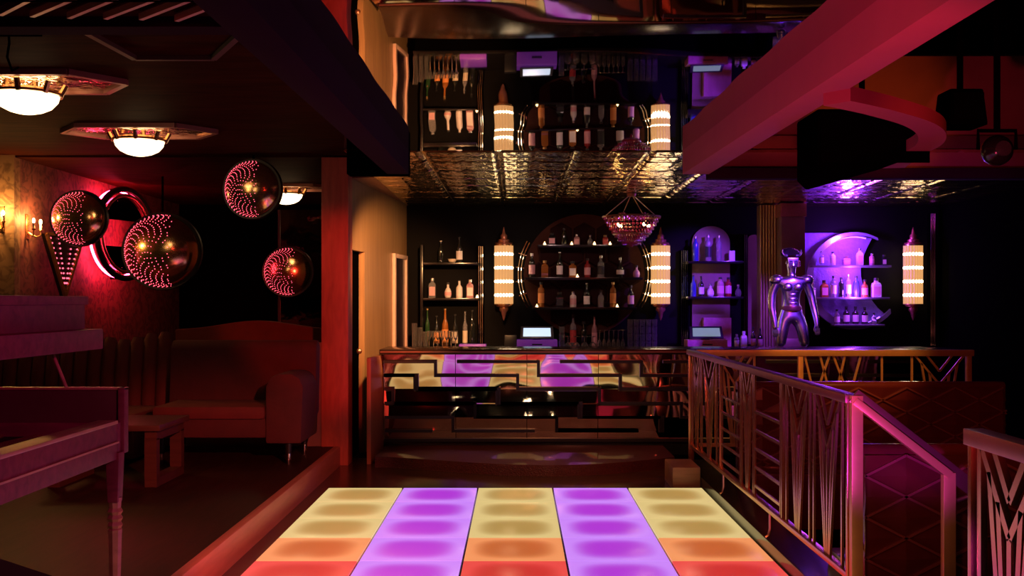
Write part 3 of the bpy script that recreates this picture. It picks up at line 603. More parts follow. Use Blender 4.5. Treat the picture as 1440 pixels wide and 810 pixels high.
# ------------------------------------------------------------------ bar wall sconces
def sconce(px, label, yc=386, d=12.98):
    t = thing('deco_sconce', label, 'wall lamp', (XX(px, d), d, ZZ(429, d)), 0, 'tall lit sconces of the bar wall')
    h = 85*d/F; r = .112
    B(-.05, .05, .06, .21, .05, h-.05).build('wall_bracket', M_BRONZE, t)
    gl = t
    for i in range(18):
        a = 2*PI*i/18; MB().lathe([(.017, .012), (.017, h-.012)], 6, (r*.88*math.cos(a), r*.88*math.sin(a), 0)).build('glass_rod', M_SCONCE, t)
    for zz in (0, h-.015): MB().lathe([(r*.80, zz), (r*1.06, zz), (r*1.06, zz+.015), (r*.80, zz+.015), (r*.80, zz)], 24, caps=False).build('band', M_BRASS, t)
    for k in range(4): zb_ = h*(.165+k*.225); MB().lathe([(.108, zb_-.020), (.1155, zb_-.008), (.1155, zb_+.008), (.108, zb_+.020)], 24, caps=False).build('light_band', M_SCONCELAMP, t)
    MB().lathe([(r*.9, h), (r*.95, h+.02), (r*.6, h+.03), (r*.62, h+.06), (r*.36, h+.07), (r*.38, h+.11), (.022, h+.135), (.012, h+.18), (.002, h+.215)], 10).build('top_finial', M_COPPER, t, ang=60)
    MB().lathe([(r*.85, -.0), (r*.85, -.015), (r*.5, -.03), (r*.52, -.06), (r*.30, -.09), (.02, -.15), (.002, -.19)][::-1], 10).build('bottom_finial', M_COPPER, t, ang=60)
sconce(708.5, 'tall lit ribbed-glass sconce with copper tips beside the wall shelves')
sconce(929, 'tall lit ribbed-glass sconce with copper tips beside the chandelier')
sconce(1284, 'tall lit ribbed-glass sconce with copper tips beside the crescent shelf')

# ------------------------------------------------------------------ chandelier
t = thing('bowl_chandelier', 'pink crystal bowl chandelier hanging on wires above the bar', 'chandelier', (XX(888, 11.5), 11.5, ZZ(346, 11.5)))
zt = .315; rt = .31
MB().tube([(rt*math.cos(a), rt*math.sin(a), zt) for a in [2*PI*i/30 for i in range(30)]], .010, 6, True).build('rim', M_BRONZE, t)
MB().tube([(.2*math.cos(a), .2*math.sin(a), .13) for a in [2*PI*i/24 for i in range(24)]], .007, 6, True).build('lower_ring', M_BRONZE, t)
hz = HC-.015-t.location.z
for a in (.3, .3+PI/2, .3+PI, .3+3*PI/2): MB().tube([(rt*math.cos(a), rt*math.sin(a), zt), (.02*math.cos(a), .02*math.sin(a), hz-.02)], .0045, 6).build('wire', M_WIRE, t)
MB().lathe([(.045, hz-.03), (.05, hz)], 14).build('ceiling_rose', M_BRONZE, t)
mb = MB()
for k in range(40):
    a = 2*PI*k/40
    for i in range(9):
        u = i/8; r_ = rt*(1-u)**.55*(.98); z = zt*(1-u)**1.0
        if r_ > .02: mb.ball((r_*math.cos(a), r_*math.sin(a), z-.01), .011, 5, 4, (1, 1, 1.5))
for k in range(60): mb.ball((random.uniform(-.2, .2), random.uniform(-.2, .2), zt+random.uniform(-.02, .03)), .016, 5, 4)
o = mb.build('crystal_beads', M_CRYSTAL, t); o['kind'] = 'stuff'
MB().ball((0, 0, .012), .022).build('bottom_drop', M_CRYSTAL, t)
for x, y in ((-.15, -.12), (.12, -.16), (.2, .12), (-.1, .18)): MB().ball((x, y, zt-.09), .017, 8, 5).build('bulb', M_FLAME, t)

# ------------------------------------------------------------------ chrome armoured statue on the bar
def skin(name, joints, edges, m, parent, sub=2, loc=(0, 0, 0)):
    me = bpy.data.meshes.new(name); me.from_pydata([j[:3] for j in joints], edges, [])
    o = bpy.data.objects.new(name, me); COL.objects.link(o)
    o.modifiers.new('s', 'SKIN'); sk = me.skin_vertices[0].data
    for i, j in enumerate(joints): sk[i].radius = (j[3], j[4] if len(j) > 4 else j[3]); sk[i].use_root = (i == 0)
    s = o.modifiers.new('u', 'SUBSURF'); s.levels = sub; s.render_levels = sub
    dg = bpy.context.evaluated_depsgraph_get(); nm = bpy.data.meshes.new_from_object(o.evaluated_get(dg)); nm.name = name
    bpy.data.objects.remove(o); nm.materials.clear(); nm.materials.append(m); nm.shade_smooth()
    return link(name, nm, parent, loc)
t = thing('statue', 'chrome armoured figure with horned mask standing on the bar, violet lit', 'statue', (XX(1113, 11.1), 11.1, BT))
J = [(0, 0, .34, .095, .075), (0, 0, .45, .080, .062), (0, -.01, .56, .105, .075), (0, 0, .66, .115, .075), (0, 0, .735, .045, .045), (0, -.005, .80, .040, .042), (0, -.01, .86, .058, .068), (0, -.01, .94, .050, .058),
     (-.075, 0, .30, .075, .072), (-.10, -.01, .16, .066, .066), (-.115, -.01, .0, .048, .05), (.075, 0, .30, .075, .072), (.115, -.02, .16, .066, .066), (.135, -.02, .0, .048, .05),
     (-.15, 0, .69, .058, .055), (-.205, .0, .55, .044, .044), (-.215, -.02, .41, .036, .038), (-.190, -.05, .26, .030, .030), (-.185, -.06, .18, .034, .022),
     (.15, 0, .69, .058, .055), (.20, .0, .56, .044, .044), (.225, -.02, .42, .036, .038), (.245, -.06, .28, .030, .030), (.25, -.07, .20, .034, .022)]
E = [(0, 1), (1, 2), (2, 3), (3, 4), (4, 5), (5, 6), (6, 7), (0, 8), (8, 9), (9, 10), (0, 11), (11, 12), (12, 13), (3, 14), (14, 15), (15, 16), (16, 17), (17, 18), (3, 19), (19, 20), (20, 21), (21, 22), (22, 23)]
skin('body', J, E, M_ARMOUR, t)
for s in (-1, 1):
    bx = -.185 if s < 0 else .25; by = -.06 if s < 0 else -.07; bz = .18 if s < 0 else .20
    mb = MB()
    for k in range(4): x = bx+(k-1.5)*.014; mb.tube([(x, by, bz), (x, by-.012, bz-.045), (x, by-.004, bz-.075+.006*abs(k-1.5))], [.009, .008, .006], 6)
    mb.tube([(bx-s*.022, by-.005, bz+.02), (bx-s*.038, by-.018, bz-.015), (bx-s*.034, by-.022, bz-.035)], [.010, .008, .006], 6); mb.build('fingers', M_ARMOUR, t)
    MB().ball((s*.155, 0, .70), .075, 14, 8, (1, .95, .8)).build('shoulder_plate', M_ARMOUR, t)
    MB().ball((s*.052, -.065, .625), .052, 14, 8, (1.05, .6, .95)).build('chest_plate', M_ARMOUR, t)
    MB().tube([(s*.05, -.01, .95), (s*.08, -.012, .965), (s*.098, -.015, .99), (s*.095, -.02, 1.02)], [.020, .017, .012, .003], 8).build('horn', M_ARMOUR, t)
    MB().ball((s*.024, -.072, .895), .013, 8, 6, (1.3, .6, .7)).build('eye_socket', M_DEVICE, t)
    MB().ball((s*.055, -.01, .885), .018, 8, 6, (.5, .8, 1.2)).build('ear_plate', M_ARMOUR, t)
MB().hexa([(-.045, -.068, .83), (.045, -.068, .83), (.04, -.03, .83), (-.04, -.03, .83), (-.058, -.078, .93), (.058, -.078, .93), (.05, -.02, .94), (-.05, -.02, .94)]).build('mask', M_ARMOUR, t, bevel=.008)
MB().hexa([(-.009, -.095, .85), (.009, -.095, .85), (.009, -.06, .85), (-.009, -.06, .85), (-.006, -.08, .90), (.006, -.08, .90), (.006, -.06, .90), (-.006, -.06, .90)]).build('nose', M_ARMOUR, t, bevel=.003)
MB().lathe([(.096, .38), (.104, .40), (.098, .43)], 24).build('belt', M_BRONZE, t)
for k in range(3): MB().ball((0, -.06, .46+.045*k), .03, 10, 6, (1.7, .5, .6)).build('abdomen_plate', M_ARMOUR, t)
mb = MB()
for k in range(26): a = PI*(k % 13)/12; q_ = .0 if k < 13 else .03; mb.tube([(.05*math.cos(a), q_, .95+.015*math.sin(a)), ((.075+q_)*math.cos(a+.1), q_-.02, .975+.045*math.sin(a)), ((.095+q_*.5)*math.cos(a+.25), q_, .985+.055*math.sin(a))], [.018, .014, .003], 6)
mb.build('headdress', M_STRIP, t)
MB().lathe([(.001, .85), (.03, .84), (.034, .90), (.001, .925)], 10, (.07, .03, 0)).build('face_side_plate', M_BRASS, t)

# ------------------------------------------------------------------ railings
def fan(mb_fn, u0, u1, z0, z1, big=True):
    """deco fan between u0 and u1: yields ((u,z),(u,z)) bars"""
    c = (u0+u1)/2; w2 = (u1-u0)/2; h = z1-z0; out = []
    out += [((u0+.02, z1), (u0+.02, z0)), ((u1-.02, z1), (u1-.02, z0))]
    out += [((c-w2*.85, z1), (c, z1-h*.34)), ((c+w2*.85, z1), (c, z1-h*.34))]
    out += [((c-w2*.45, z1), (c, z1-h*.19)), ((c+w2*.45, z1), (c, z1-h*.19))]
    for k in (.30, .55): out += [((c-w2*k*1.1, z1-h*.34*(1-k*1.1/.85)), (c-w2*k*.28, z0)), ((c+w2*k*1.1, z1-h*.34*(1-k*1.1/.85)), (c+w2*k*.28, z0))]
    out.append(((c, z1-h*.34), (c, z0)))
    return out
def ladder(u0, u1, z0, z1, n, slant=0):
    out = [((u0, z1), (u0, z0)), ((u1, z1), (u1, z0))]
    for i in range(n): z = z0+(z1-z0)*(.08+.60*i/(n-1)); out.append(((u0, z), (u1, z)))
    return out
def wbars(u0, u1, z0, z1):
    q = (u1-u0); p = lambda k: u0+q*k; zm = z0+(z1-z0)*.05; out = []
    for a, b in ((0, .14), (.27, .42), (.45, .25), (.50, .72), (.72, .58), (1, .84)): out.append(((p(a), z1), (p(b), zm)))
    return out
ZT, Z0 = 1.13, .30
RA = thing('deco_railing', 'long brass art deco railing beside the dance floor with fans and ladders', 'railing', (1.55, 4.92, ZR))
LY = 9.45-4.92
def add_bars(root, bars, f3, m=M_BRASS, wd=.012, dp=.018, name='bar', up=(1, 0, 0)):
    for a, b in bars: MB().bar(f3(*a), f3(*b), dp, wd, up).build(name, m, root)
fa = lambda u, z: (0, u, z-ZR)                         # along Y
sec = [('f', 4.46, 4.02), ('f', 4.00, 3.30), ('p', 3.15, 3.15), ('l', 3.13, 2.44), ('f', 2.42, 2.02), ('l', 2.00, 1.32), ('p', 1.25, 1.25), ('f', 1.20, .68), ('f', .64, .12)]
for k, a, b in sec:
    a, b = min(a, b), max(a, b)
    if k == 'f': add_bars(RA, fan(None, a, b, Z0, ZT-.03), fa)
    elif k == 'l': add_bars(RA, ladder(a, b, Z0, ZT-.03, 5), fa)
    else: add_bars(RA, [((a, ZT-.03), (a, Z0))], fa, wd=.03)
B(-.035, .035, -.02, LY+.05, ZT-.04-ZR, ZT-ZR).build('top_rail', M_BRONZE, RA, bevel=.004)
B(-.02, .02, 0, LY+.02, Z0-.03-ZR, Z0-ZR).build('bottom_rail', M_BRASS, RA, bevel=.003)
for u in (0.0, LY): B(-.025, .025, u-.012, u+.012, 0, ZT-.04-ZR).build('post', M_BRASS, RA, bevel=.003)
for u in (1.58, 3.04): MB().tube([(0, u, Z0-.03-ZR), (0, u, .06), (-.01, u, .02), (-.03, u, .008)], .010, 8).build('foot', M_BRASS, RA)
MB().tube([(0, LY, .06), (-.01, LY, .02), (-.035, LY, .008)], .012, 8).build('foot', M_BRASS, RA)
# cross railing behind the booths
RBX1 = XX(1365, 9.45)
RBr = thing('deco_railing', 'brass art deco railing behind the quilted booth with crossed bars', 'railing', (1.62, 9.45, ZR)); LB_ = RBX1-1.62
fb = lambda u, z: (u-1.62, 0, z-ZR)
X9 = lambda px: XX(px, 9.45)
add_bars(RBr, fan(None, X9(1279), X9(1363), Z0, ZT-.04), fb, m=M_GILT, up=(0, 1, 0), wd=.016)
add_bars(RBr, wbars(X9(1131), X9(1211), .78, ZT-.04), fb, m=M_GILT, up=(0, 1, 0), wd=.016)
add_bars(RBr, fan(None, X9(1003), X9(1064), Z0, ZT-.04), fb, m=M_GILT, up=(0, 1, 0), wd=.016)
add_bars(RBr, [((X9(1131)-.03, .78), (X9(1211)+.05, .78)), ((X9(1240), ZT-.04), (X9(1240), Z0))], fb, m=M_GILT, up=(0, 1, 0))
B(-.02, LB_+.02, -.03, .03, ZT-.055-ZR, ZT-ZR).build('top_rail', M_GILT, RBr, bevel=.004)
B(0, LB_, -.02, .02, Z0-.03-ZR, Z0-ZR).build('bottom_rail', M_GILT, RBr)
for u in (.9, LB_-.02): B(u-.022, u+.022, -.022, .022, (0 if u < .1 else -.36), ZT-.055-ZR).build('post', M_GILT, RBr, bevel=.003)
# sloping stair rail
SR = thing('stair_handrail', 'brass stair handrail sloping down from the dance floor towards the booths', 'handrail', (1.60, 4.86, ZR))
def s3(px, py): p = P(px, py, 4.86); return (p.x-1.60, 0, p.z-ZR)
B(s3(1196, 0)[0], s3(1212, 0)[0], -.02, .02, 0, s3(0, 556)[2]).build('post', M_GILT, SR, bevel=.003)
MB().bar(s3(1200, 563), s3(1334, 667), .035, .055, (0, 1, 0)).build('sloping_rail', M_GILT, SR, bevel=.003)
B(s3(1325, 0)[0], s3(1342, 0)[0], -.02, .02, -.17 if False else -.36, s3(0, 664)[2]).build('post', M_GILT, SR, bevel=.003)
MB().bar(s3(1200, 556), s3(1366, 686), .07, .016, (0, 1, 0)).build('handrail_cap', M_BRONZE, SR, bevel=.002)
MB().tube([s3(1364, 684), s3(1367, 690), s3(1362, 698), s3(1345, 704)], .010, 8).build('rail_return', M_BRONZE, SR)
# near railing beyond the stair
RC = thing('deco_railing', 'brass art deco railing with broad flat fan bars beyond the stair opening', 'railing', (1.55, 3.59, ZR))
fc_ = lambda u, z: (0, -u, z-ZR)
for a, b in ((.03, .50), (.54, 1.0)): add_bars(RC, fan(None, a, b, Z0, ZT-.05), fc_, wd=.022, dp=.03)
B(-.035, .035, -1.1, .02, ZT-.055-ZR, ZT-ZR).build('top_rail', M_BRONZE, RC, bevel=.004)
B(-.02, .02, -1.1, 0, Z0-.03-ZR, Z0-ZR).build('bottom_rail', M_BRASS, RC)
for u in (0, -1.08): B(-.022, .022, u-.014, u+.014, 0, ZT-.055-ZR).build('post', M_BRASS, RC, bevel=.003)
# pale step block at the railing's end
o = B(-.11, .12, -.18, .30, 0, .185).build('step_block', M_BLOCK, None, (1.40, 8.98, 0), bevel=.008); tag(o, 'pale wooden block at the foot of the long brass railing', 'block')

# ------------------------------------------------------------------ quilted booths
def booth(label, x0, x1, y, z0, z1, dw=.405, dh=.205, depth=.5, front=False):
    t = thing('booth_bench', label, 'booth', (x0, y, z0)); W, H = x1-x0, z1-z0
    B(0, W, .06, .20, 0, H).build('back_panel', M_LEATHER, t, bevel=.02)
    (B(0, W, -.48, .02, 0, .45) if front else B(0, W, .20, .20+depth, 0, .45)).build('seat', M_LEATHER, t, bevel=.03)
    # pyramid quilted diamonds
    mesh_cache = {}
    nx_, nz_ = int(W/(dw/2))+2, int(H/(dh/2))+2
    for j in range(nz_+1):
        for i in range(nx_+1):
            if (i+j) % 2: continue
            cx_, cz_ = i*dw/2, H-j*dh/2
            pts = [(dw/2*.95, 0), (0, dh/2*.95), (-dw/2*.95, 0), (0, -dh/2*.95)]
            ok = 0 <= cx_-dw/2*.95 and cx_+dw/2*.95 <= W and cz_+dh/2*.95 <= H and cz_-dh/2*.95 >= 0
            def cl(p): return (min(max(cx_+p[0], 0), W)-cx_, min(max(cz_+p[1], 0), H)-cz_)
            if ok:
                if 'f' not in mesh_cache: mesh_cache['f'] = MB().add([(p[0], 0, p[1]) for p in pts]+[(0, -.018, 0)], [(1, 0, 4), (2, 1, 4), (3, 2, 4), (0, 3, 4)]).mesh('diamond_pad', M_LEATHER, smooth=False)
                me = mesh_cache['f']
            else:
                q_ = [cl(p) for p in pts]; xs_ = [p[0] for p in q_]; zs_ = [p[1] for p in q_]
                if max(xs_)-min(xs_) < .02 or max(zs_)-min(zs_) < .02 or not (0 <= cx_ <= W and 0 <= cz_ <= H): continue
                ap = (0, -.016, 0); me = MB().add([(p[0], 0, p[1]) for p in q_]+[ap], [(1, 0, 4), (2, 1, 4), (3, 2, 4), (0, 3, 4)]).mesh('diamond_pad', M_LEATHER, smooth=False)
            link('diamond_pad', me, t, (cx_, .058, cz_))
    mb = MB()
    n = int((W/dw)+(H/dh))+3
    for sgn in (1, -1):
        for k in range(-n, n+1):
            # line z-H = sgn*dh/dw*(x) + offset
            s_ = sgn*dh/dw; off = H+dh/2+k*dh; a, b = 0.0, W
            xa = (0-off)/s_; xb = (H-off)/s_; lo, hi = max(a, min(xa, xb)), min(b, max(xa, xb))
            if hi-lo > .03: mb.bar((lo, .050, s_*lo+off), (hi, .050, s_*hi+off), .012, .014, (0, 1, 0))
    mb.build('piping', M_PIPING, t)
    MB().tube([(0, .12, H), (W, .12, H)], .05, 12).build('top_roll', M_LEATHER, t)
    return t
booth('burgundy diamond-quilted booth back in front of the crossed-bar railing', 1.86, XX(1418, 8.9), 8.88, -.25, .835, front=True)
booth('near burgundy diamond-quilted booth back with violet sheen behind the stair rail', 1.72, 3.6, 5.2, -.25, .80)
o = thing('booth_table', 'small round dark table between the two quilted booths', 'table', (3.1, 7.2, -.25))
MB().lathe([(.0, .72), (.38, .72), (.39, .735), (.38, .75), (0, .75)], 32, caps=False).build('table_top', M_GLOSSBLACK, o); MB().lathe([(.03, .02), (.03, .72)], 12).build('stem', M_BRONZE, o); MB().lathe([(.22, 0), (.22, .01), (.04, .03)], 24).build('base', M_BRONZE, o)

# ------------------------------------------------------------------ things hung on the right
pts = [onz(1196, 142, 2.50), onz(1220, 147, 2.50), onz(1262, 157, 2.50), onz(1310, 172, 2.50), onz(1330, 187, 2.50), onz(1325, 203, 2.50), onz(1298, 218, 2.50), onz(1272, 236, 2.50)]
def smooth_path(p, n=6):
    o = []
    for i in range(len(p)-1):
        p0, p1, p2, p3 = p[max(i-1, 0)], p[i], p[i+1], p[min(i+2, len(p)-1)]
        for k in range(n):
            t_ = k/n; o.append(.5*((2*p1)+(p2-p0)*t_+(2*p0-5*p1+4*p2-p3)*t_*t_+(-p0+3*p1-3*p2+p3)*t_**3))
    return o+[p[-1]]
sp_ = smooth_path(pts); mb = MB(); n = len(sp_); vs = []
for i, p in enumerate(sp_):
    d = (sp_[min(i+1, n-1)]-sp_[max(i-1, 0)]).normalized(); nn = Vector((-d.y, d.x, 0)); 
    for a, z in ((0, 0), (.15, 0), (.15, .07), (0, .07)): vs.append(p+nn*a+Vector((0, 0, z)))
fs = [(i*4+k, i*4+(k+1) % 4, (i+1)*4+(k+1) % 4, (i+1)*4+k) for i in range(n-1) for k in range(4)]+[(0, 1, 2, 3), tuple((n-1)*4+k for k in range(4))]
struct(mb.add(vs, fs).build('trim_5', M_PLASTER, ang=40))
def hang(o_, z0): MB().tube([(0, 0, z0), (0, 0, HR-o_.location.z)], .02, 8).build('hanging_pole', M_BLACK, o_)
t = thing('loudspeaker', 'large round-cornered black loudspeaker hanging below the pink curved soffit', 'speaker', (XX(1212, 6.9), 6.9, ZZ(262, 6.9)))
MB().prism([(-.36, .06), (-.30, .0), (.20, .14), (.36, .26), (.36, .46), (-.36, .46)], 'y', -.25, .25).build('cabinet', M_BLACK, t, bevel=.02)
B(-.34, .34, -.262, -.25, .12, .44).build('grille', mat('speaker_cloth', (.002, .002, .002), .95, spec=0), t); hang(t, .46)
t = thing('loudspeaker', 'small black loudspeaker hanging near the glossy round stage light', 'speaker', (XX(1350, 6.4), 6.4, ZZ(180, 6.4)))
B(-.12, .12, -.12, .12, 0, .22, taper=.02).build('cabinet', M_BLACK, t, bevel=.015); B(-.09, .09, -.128, -.12, .03, .19).build('grille', mat('speaker_cloth', (.002, .002, .002), .95, spec=0), t); hang(t, .22)
t = thing('stage_light', 'round black stage light hanging with a bright glint on its lens', 'stage light', (XX(1402, 6.2), 6.2, ZZ(232, 6.2)))
MB().ball((0, 0, .085), .09, 18, 12).build('head', M_GLOSSBLACK, t); MB().tube([(-.11, 0, .09), (-.11, 0, .2), (.11, 0, .2), (.11, 0, .09)], .012, 8).build('yoke', M_BLACK, t)
MB().lathe([(.001, -.09), (.045, -.088), (.045, -.07)], 16, (0, 0, .085), 'y').build('lens', M_GLASS, t); hang(t, .2)

# ------------------------------------------------------------------ lounge: ceiling lamps
def dome_lamp(px, py, label, z=HL):
    p = onz(px, py, z); t = thing('dome_ceiling_lamp', label, 'ceiling lamp', p, 0, 'opal dome lamps in the lounge ceiling')
    L, Wd = .62, .30
    hexp = [(-L, 0), (-L*.62, -Wd), (L*.62, -Wd), (L, 0), (L*.62, Wd), (-L*.62, Wd)]
    mb = MB()
    for a, b in zip(hexp, hexp[1:]+hexp[:1]): mb.bar((a[0], a[1], -.0175), (b[0], b[1], -.0175), .04, .035)
    mb.build('frame', mat('rosy_frame', (.45, .20, .16), .35, .5), t, bevel=.0)
    MB().prism([(x*.97, y*.95) for x, y in hexp], 'z', -.016, -.006).build('mirror_plate', mat('faceted_mirror', (.65, .5, .4), .08, 1, bump=.8, bscale=9), t, smooth=False)
    for i in range(8): a = 2*PI*i/8+.2; MB().tube([(.235*math.cos(a), .235*math.sin(a), -.03), (.20*math.cos(a), .20*math.sin(a), -.10)], .018, 6).build('bead', M_BRASS, t)
    MB().lathe([(.20, -.07), (.215, -.085), (.215, -.10), (.195, -.10)], 28, caps=False).build('collar', M_BRASS, t)
    MB().lathe([(.195, -.10), (.185, -.135), (.15, -.175), (.10, -.20), (.05, -.213), (.002, -.218)], 28, caps=False).build('dome', M_DOME, t)
    l = point('dome_light', (0, 0, -.27), (1, .58, .24), 2.2, .1); l.parent = t
dome_lamp(37, 112, 'opal dome ceiling lamp on faceted plate next to the hanging cable')
dome_lamp(196, 182, 'opal dome ceiling lamp on a hexagonal plate above the pink-lit ring')
dome_lamp(402, 262, 'opal dome ceiling lamp half hidden behind the hanging bubble mirror', HL-.02)
p = onz(12, 44, HL); o = MB().tube([(0, 0, 0), (.004, 0, -.06), (-.012, .01, -.13), (-.01, .06, -.19), (-.006, .12, -.16)], .006, 6).build('cable', M_BLACK, None, p); tag(o, 'thin black cable hanging from the lounge ceiling beside a lamp', 'cable')
B(-.08, .16, -.03, .03, -.02, 0).build('cable_plate', M_BLACK, o)

# ------------------------------------------------------------------ lounge: bubble mirrors and light art
def bubble(px, py, d, r, yaw, label, mount, dots=True, deep=.45):
    p = P(px, py, d); t = thing('bubble_mirror', label, 'mirror', p, yaw, 'bubble mirrors with pink dot lights')
    prof = [(r*math.sin(a), -r*deep*math.cos(a)) for a in [PI/2*i/14 for i in range(15)]]
    MB().lathe([(max(a, .001), b) for a, b in prof], 40, ax='y', caps=False).build('dome', M_BUBBLE, t)
    MB().lathe([(r*.99, -.015), (r*1.07, -.02), (r*1.09, .03), (r*1.05, .06), (.001, .07)], 40, ax='y', caps=False).build('rim', M_STRIP, t)
    mb = MB()
    for i in range(3, 20):
        a = PI/2*i/20
        for k in range(int(3*i*.95)):
            th = 2*PI*k/int(3*i*.95)+i*.12
            if math.cos(th)*math.sin(a) < .22+.10*math.sin(i*2.1): 
                x, y, z = r*math.sin(a)*math.cos(th), -r*deep*math.cos(a)*1.01, r*math.sin(a)*math.sin(th)
                mb.ball((x, y, z), r*.013, 5, 4)
    o_ = mb.build('led_dots', M_PINKDOT, t); o_['kind'] = 'stuff'
    if mount == 'ceiling': MB().tube([(0, .03, r), (0, .03, HL-.02-p.z)], .012, 8).build('hanging_rod', M_BLACK, t)
    else: MB().tube([(0, .06, 0), mount], .03, 8).build('wall_arm', M_BLACK, t)
bubble(111, 307, 10.35, .256, math.radians(4), 'round bubble mirror with dotted lights above the spiked mirror', (-.40, 1.0, 0))
bubble(228, 353, 11.6, .395, math.radians(8), 'largest round bubble mirror with dotted lights covering the ring edge', 'ceiling')
bubble(355, 266, 9.9, .262, math.radians(-6), 'round bubble mirror hanging just under the lounge ceiling reflecting a lamp', 'ceiling')
bubble(405, 382, 14.2, .315, math.radians(4), 'round bubble mirror on the dark back wall behind the sofa', (.0, .76, 0))
# ring
p = P(168, 329, 12.2); t = thing('ring_mirror', 'tall pink-backlit ring with two dark half-moon mirrors on the wall', 'wall light', p, math.radians(90-16))
Rr = .51
def ringt(r, tr_, name, m, y): MB().tube([(r*math.cos(a), y, r*math.sin(a)) for a in [2*PI*i/44 for i in range(44)]], tr_, 8, True).build(name, m, t)
ringt(Rr, .035, 'outer_ring', M_STRIP, -.08); ringt(Rr-.07, .018, 'inner_ring', M_BRONZE, -.10); ringt(Rr-.015, .014, 'led_strip', M_PINKLED, .02); ringt(Rr-.12, .010, 'inner_led', M_PINKLED, -.06)
for s in (-1, 1):
    poly = [(.44*math.cos(a), s*(.44*math.sin(a))) for a in [math.radians(20+140*i/16) for i in range(17)]]
    MB().prism(poly, 'y', -.07, -.05).build('half_moon_mirror', M_WALLMIRROR, t, smooth=False)
for a in (90, 270): ar = math.radians(a); MB().tube([(Rr*math.cos(ar), -.08, Rr*math.sin(ar)), (Rr*math.cos(ar), .12, Rr*math.sin(ar))], .012, 6).build('standoff', M_BLACK, t)
# spike
p = P(86, 372, 10.85); t = thing('spiked_mirror', 'narrow downward-pointing triangular mirror with dotted lights and pale edges', 'mirror', p, math.radians(90-22))
tri = [(-.24, .30), (.24, .30), (.0, -.32)]
MB().prism(tri, 'y', -.05, .02).build('mirror_plate', M_STRIP, t, smooth=False)
mb = MB()
for a, b in zip(tri, tri[1:]+tri[:1]): mb.bar((a[0], -.055, a[1]), (b[0], -.055, b[1]), .03, .03)
mb.build('edge', M_BRASS, t)
mb = MB()
for j in range(11):
    z = .26-j*.05; hw = .24*(z+.32)/.62-.03
    for x in (-hw, -hw*.45, hw*.45, hw):
        if hw > .01: mb.ball((x, -.06, z), .009, 5, 4)
o = mb.build('led_dots', M_PINKDOT, t); o['kind'] = 'stuff'
MB().tube([(0, .02, .1), (0.1, .18, .1)], .02, 8).build('wall_arm', M_BLACK, t)
# candle sconces
def candle(p, rz, label):
    t = thing('candle_sconce', label, 'wall lamp', p, rz, 'candle sconces on the lounge wallpaper')
    B(-.04, .04, .09, .10, -.12, .12).build('wall_plate', M_BRASS, t, bevel=.003)
    for s in (-1, 1):
        MB().tube([(0, .09, -.06), (s*.04, .03, -.10), (s*.075, 0, -.08), (s*.075, 0, -.04)], .008, 6).build('arm', M_BRASS, t)
        MB().lathe([(.006, -.045), (.026, -.03), (.024, -.026)], 12, (s*.075, 0, 0)).build('drip_cup', M_BRASS, t)
        MB().lathe([(.012, -.03), (.012, .03)], 10, (s*.075, 0, 0)).build('candle', LB['cream'], t); MB().ball((s*.075, 0, .05), .014, 8, 6, (1, 1, 1.9)).build('flame_bulb', M_FLAME, t)
    l = point('candle_light', (0, -.02, .07), (1, .45, .12), 13, .03); l.parent = t
candle((-4.67, 10.34, 2.29), PI/2, 'twin candle sconce on dark wallpaper beside the spiked mirror')
candle((-4.90, 9.98, 2.34), 0, 'twin candle sconce on the gold wallpaper at the wall corner')
# dark mirror panel on lounge back wall
t = thing('wall_mirror', 'tall smoky mirror on the dark lounge back wall beside the post', 'mirror', (-3.0, 14.97, 1.1))
B(-.34, .34, -.02, .02, 0, 1.75).build('glass', M_WALLMIRROR, t); 
for x in (-.36, .33): B(x, x+.03, -.04, .03, 0, 1.75).build('frame', M_STRIP, t)

# ------------------------------------------------------------------ lounge: seating
def rounded(w, d, h, bev): return B(-w/2, w/2, -d/2, d/2, 0, h)
t = thing('velvet_sofa', 'red velvet sofa with rounded arm and metal-tipped legs by the post', 'sofa', (-2.42, 9.38, ZP))
B(-.66, .52, -.40, .28, .22, .40).build('base', M_VELVETD, t, bevel=.04)
B(-.66, .30, -.44, .20, .38, .50).build('seat_cushion', M_VELVET, t, bevel=.05)
MB().prism([(.12, .36), (.30, .36), (.36, .98), (.30, 1.03), (.24, 1.03), (.18, .98)], 'x', -.70, .62).build('backrest', M_VELVETD, t, bevel=.03)
MB().prism([(.30, .18), (.60, .18), (.62, .66), (.585, .735), (.52, .77), (.40, .77), (.335, .735), (.30, .66)], 'y', -.43, .30).build('armrest', M_VELVETD, t, bevel=.025)
for x, y in ((.48, -.36), (.50, .22), (-.60, -.36), (-.60, .22)):
    l = MB().lathe([(.026, .09), (.036, .22)], 12, (x, y, 0)).build('leg', M_STRIP, t); MB().lathe([(.013, 0), (.017, .03), (.024, .035), (.026, .10)], 12, (x, y, 0)).build('metal_tip', M_CHROME, l)
# channel-tufted banquette
t = thing('tufted_banquette', 'long red banquette with upright channel-tufted back on the lounge platform', 'banquette', (-4.02, 9.55, ZP))
B(-.95, .80, -.62, .30, .05, .30).build('base', M_VELVETD, t, bevel=.03); B(-.95, .80, -.66, .12, .28, .44).build('seat_cushion', M_VELVET, t, bevel=.06)
for i in range(14):
    x = -.90+i*.128; h = 1.06+.035*math.sin(i*1.1)
    MB().tube([(x, .20, .34), (x, .24, .7), (x, .30, h-.06), (x, .31, h)], [.068, .07, .07, .045], 12).build('channel', M_VELVET, t)
B(-.98, .85, .28, .42, .05, 1.0).build('back_board', M_VELVETD, t, bevel=.02)
